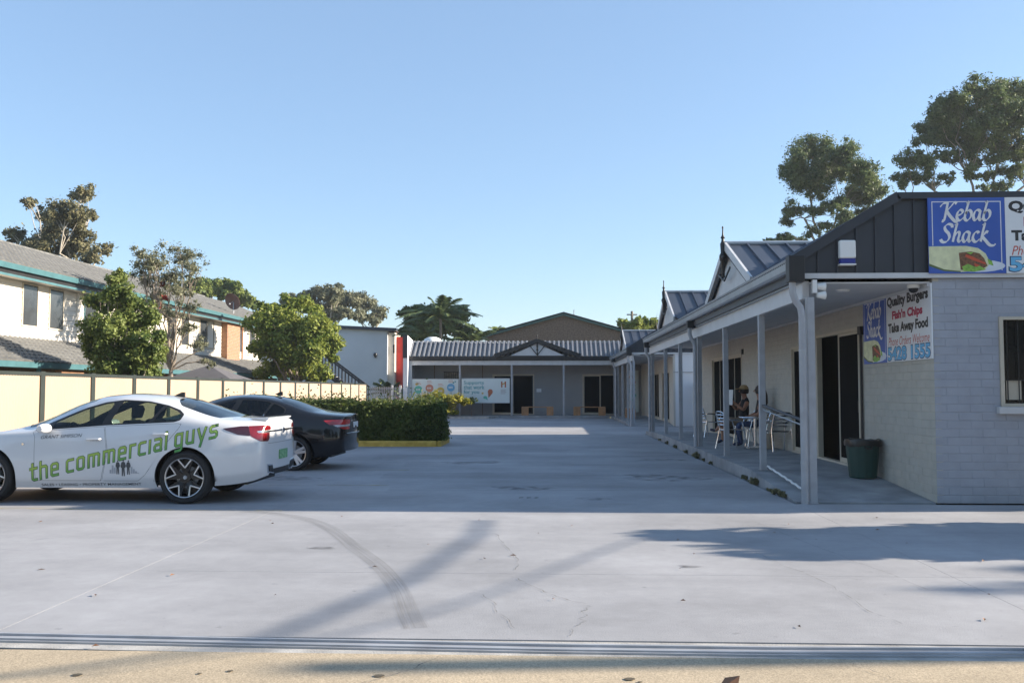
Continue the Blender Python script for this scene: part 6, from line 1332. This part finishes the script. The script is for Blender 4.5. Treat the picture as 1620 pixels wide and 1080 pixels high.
m = MB(); m.lathe([(0, .70), (.33, .70), (.345, .705), (.35, .715), (.345, .727), (.33, .73), (0, .73)], 32); m.build('tabletop', M['alum'], e, smooth=True, world=False)
m = MB(); m.tube([(0, 0, .05), (0, 0, .70)], .032, 12); m.build('pedestal', M['alum'], e, smooth=True, world=False)
for k in range(4): a = k * math.pi / 2 + .4; m = MB(); m.bar((0, 0, .06), (.3 * math.cos(a), .3 * math.sin(a), .02), .045, .03); m.build('foot', M['alum'], e, world=False)
m = MB(); m.lathe([(0, 0), (.10, 0), (.12, .2), (.125, .34), (.115, .34), (.11, .2), (0, .02)], 16, (4.93, 21.05, .205)); tag(m.build('pot', mat('pale clay pot', (.40, .33, .25), .8)), 'pale clay pot on the floor behind the table', 'pot')

# ---------------------------------------------------------------- people
SKIN = mat('tanned skin', (.36, .17, .10), .5, var=.12, scale=12); SHIRT = mat('black cotton', (.012, .012, .014), .85, var=.3, scale=20); SHORTS = mat('tan shorts', (.20, .15, .10), .85, var=.2); SHOE = mat('navy shoe', (.02, .025, .06), .6); HAIR = mat('dark brown hair', (.03, .016, .010), .55, var=.5, scale=40, stretch=(1, 1, .15)); BROWN = mat('dark brown top', (.03, .018, .014), .85, var=.2, scale=15); CAP = mat('tan cap', (.34, .22, .10), .8); DENIM = mat('blue denim', (.03, .05, .11), .85, var=.25, scale=20)
def body(name, label, loc, rz, J, parts, mats):
    """J: joint -> (x, y, z, r, parent); one skinned surface; parts maps a joint to a material slot for the bone ending there"""
    e = empty(name, loc, label, 'person', None, rz); keys = list(J); V = [J[k][:3] for k in keys]; E = [(keys.index(J[k][4]), keys.index(k)) for k in keys if J[k][4]]
    me = bpy.data.meshes.new('body'); me.from_pydata(V, E, []); o = bpy.data.objects.new('body', me); link(o)
    sk = o.modifiers.new('skin', 'SKIN'); sk.use_smooth_shade = True; ss = o.modifiers.new('sub', 'SUBSURF'); ss.levels = ss.render_levels = 2
    for i, k in enumerate(keys): d = me.skin_vertices[0].data[i]; d.radius = (J[k][3], J[k][3]); d.use_root = (i == 0)
    dg = bpy.context.evaluated_depsgraph_get(); dg.update(); res = bpy.data.meshes.new_from_object(o.evaluated_get(dg)); bpy.data.objects.remove(o)
    for m in mats: res.materials.append(m)
    A = np.array([V[a] for a, b in E]); B = np.array([V[b] for a, b in E]); D = B - A
    for p in res.polygons:
        c = np.array(p.center); t = np.clip(((c - A) * D).sum(1) / (D * D).sum(1), 0, 1); q = np.linalg.norm(c - (A + D * t[:, None]), axis=1) - np.array([min(J[keys[a]][3], J[keys[b]][3]) for a, b in E]) * .8
        p.material_index = parts.get(keys[E[int(q.argmin())][1]], 0)
    obj('body', res, e, world=False)
    return e
def fingers(e, w, f, side):
    m = MB(); w, f = Vector(w), Vector(f).normalized(); s = Vector(side).normalized(); cu = f.cross(s)
    for i, L in enumerate((.062, .072, .068, .054)):
        b = w + s * (i - 1.5) * .018 + f * .03; m.tube([b, b + f * L * .5 + cu * .004, b + f * L * .85 + cu * .022, b + f * L * .9 + cu * .04], [.009, .0085, .008, .006], 6)
    m.tube([w + s * -.03, w + s * -.05 + f * .03, w + s * -.045 + f * .06 + cu * .015], [.011, .010, .007], 6); m.build('fingers', SKIN, e, smooth=True, world=False)
def head_bits(e, c, hair_m, cap=None, long=False):
    cx, cy, cz = c; m = MB(); m.tube([(cx - .085, cy, cz + .02), (cx - .115, cy, cz - .015), (cx - .095, cy, cz - .028)], [.01, .016, .011], 6)
    for s in (-1, 1): m.lathe([(0, .0), (.022, .004), (.03, .0), (.0, -.01)], 8, (cx + .005, cy + s * .088, cz - .005), 'y')
    m.build('nose_and_ears', SKIN, e, smooth=True, world=False)
    m = MB(); 
    for s in (-1, 1): m.lathe([(0, -.011), (.008, -.008), (.011, 0), (.008, .008), (0, .011)], 8, (cx - .085, cy + s * .034, cz + .018))
    m.build('eyes', INK['black'], e, smooth=True, world=False)
    h = MB(); prof_ = [(0, .135), (.05, .128), (.088, .09), (.108, .03), (.104, -.03), (.085, -.07)]; h.lathe(prof_, 18, (cx + .022, cy, cz), 'z'); 
    if long: h.tube([(cx + .07, cy, cz + .02), (cx + .10, cy, cz - .12), (cx + .11, cy, cz - .28), (cx + .10, cy, cz - .40)], [.09, .105, .10, .05], 12)
    h.build('hair', hair_m, e, smooth=True, world=False)
    if cap: k = MB(); k.lathe([(0, .15), (.06, .14), (.10, .10), (.115, .05), (.112, .04)], 20, (cx + .01, cy, cz)); k.bar((cx - .08, cy, cz + .06), (cx - .19, cy, cz + .045), .15, .012); k.build('cap', cap, e, smooth=True, world=False)
base = dict(pelvis=(0, 0, .54, .135, None), spine=(.05, 0, .76, .125, 'pelvis'), chest=(.08, 0, .98, .135, 'spine'), neck=(.06, 0, 1.15, .052, 'chest'), jaw=(.03, 0, 1.23, .070, 'neck'), head=(.03, 0, 1.31, .092, 'jaw'), crown=(.04, 0, 1.375, .065, 'head'))
JA = dict(base); JA.update(shl=(.08, .17, 1.06, .062, 'chest'), ell=(-.06, .27, .84, .043, 'shl'), wrl=(-.28, .17, 1.06, .030, 'ell'), hal=(-.33, .15, 1.12, .034, 'wrl'), shr=(.08, -.17, 1.06, .062, 'chest'), elr=(-.08, -.29, .84, .045, 'shr'), wrr=(-.28, -.15, 1.04, .030, 'elr'), har=(-.33, -.13, 1.10, .034, 'wrr'),
    hil=(-.04, .10, .53, .092, 'pelvis'), knl=(-.46, .12, .54, .062, 'hil'), anl=(-.48, .10, .10, .040, 'knl'), tol=(-.64, .10, .045, .036, 'anl'), hir=(-.04, -.10, .54, .092, 'pelvis'), knr=(-.44, -.08, .64, .062, 'hir'), anr=(-.66, .06, .33, .040, 'knr'), tor=(-.80, .10, .37, .036, 'anr'))
PA = dict(spine=1, chest=1, shl=1, shr=1, hil=2, hir=2, knl=2, knr=2, tol=3, tor=3)
pa = body('person', 'person in a black top and tan cap reading a newspaper in a veranda chair', (4.72, 22.75, .205), .12, JA, PA, [SKIN, SHIRT, SHORTS, SHOE]); head_bits(pa, (.03, 0, 1.31), HAIR, CAP)
fingers(pa, (-.33, .15, 1.12), (-.2, -.3, .6), (0, .3, .5)); fingers(pa, (-.33, -.13, 1.10), (-.2, .3, .6), (0, -.3, .5))
e = empty('newspaper', (4.34, 22.72, 1.34), 'open white newspaper held up by the person in the cap', 'newspaper', None, .12)
for s in (-1, 1):
    m = MB(); m.add([(-.02, 0, -.16), (.05, s * .26, -.17), (.07, s * .27, .2), (-.01, 0, .2), (-.026, 0, -.16), (.044, s * .26, -.17), (.064, s * .27, .2), (-.016, 0, .2)], [(0, 1, 2, 3), (4, 5, 6, 7), (0, 1, 5, 4), (1, 2, 6, 5), (2, 3, 7, 6), (3, 0, 4, 7)]); m.build('page', mat('newsprint', (.62, .62, .60), .8, var=.25, scale=35, stretch=(1, 1, 2.5)), e, world=False)
JB = dict(base); JB.update(shl=(.08, .16, 1.05, .055, 'chest'), ell=(.02, .25, .80, .040, 'shl'), wrl=(-.20, .20, .70, .028, 'ell'), hal=(-.28, .18, .69, .032, 'wrl'), shr=(.08, -.16, 1.05, .055, 'chest'), elr=(.0, -.26, .78, .042, 'shr'), wrr=(-.22, -.20, .70, .030, 'elr'), har=(-.30, -.18, .69, .034, 'wrr'),
    hil=(-.04, .09, .53, .09, 'pelvis'), knl=(-.45, .10, .53, .060, 'hil'), anl=(-.42, .10, .09, .038, 'knl'), tol=(-.57, .10, .045, .034, 'anl'), hir=(-.04, -.09, .53, .09, 'pelvis'), knr=(-.45, -.11, .53, .060, 'hir'), anr=(-.38, -.11, .09, .038, 'knr'), tor=(-.53, -.12, .045, .034, 'anr'))
PB = dict(spine=1, chest=1, shl=1, shr=1, hil=2, hir=2, knl=2, knr=2, anl=2, anr=2, tol=3, tor=3)
pb = body('person', 'long haired person in a dark top sitting beside the round table', (4.86, 21.75, .205), -.1, JB, PB, [SKIN, BROWN, DENIM, SHOE]); head_bits(pb, (.03, 0, 1.31), HAIR, None, True)
fingers(pb, (-.30, -.18, .69), (-1, 0, -.05), (0, 1, 0)); fingers(pb, (-.28, .18, .69), (-1, 0, -.05), (0, 1, 0))

# ---------------------------------------------------------------- thin summer haze over the whole place
hb = MB(); hb.box(-1510, 1510, -610, 2510, -1.2, 30); ho = hb.build('haze', None)
hm = bpy.data.materials.new('pale haze'); hm.use_nodes = True; hn = hm.node_tree.nodes; hn.remove(hn['Principled BSDF'])
pv = hn.new('ShaderNodeVolumePrincipled'); pv.inputs['Color'].default_value = (.80, .87, .95, 1); pv.inputs['Density'].default_value = .0004; pv.inputs['Anisotropy'].default_value = .25
hm.node_tree.links.new(pv.outputs[0], hn['Material Output'].inputs['Volume']); ho.data.materials.append(hm); tag(ho, 'thin pale haze in the air', kind='stuff')
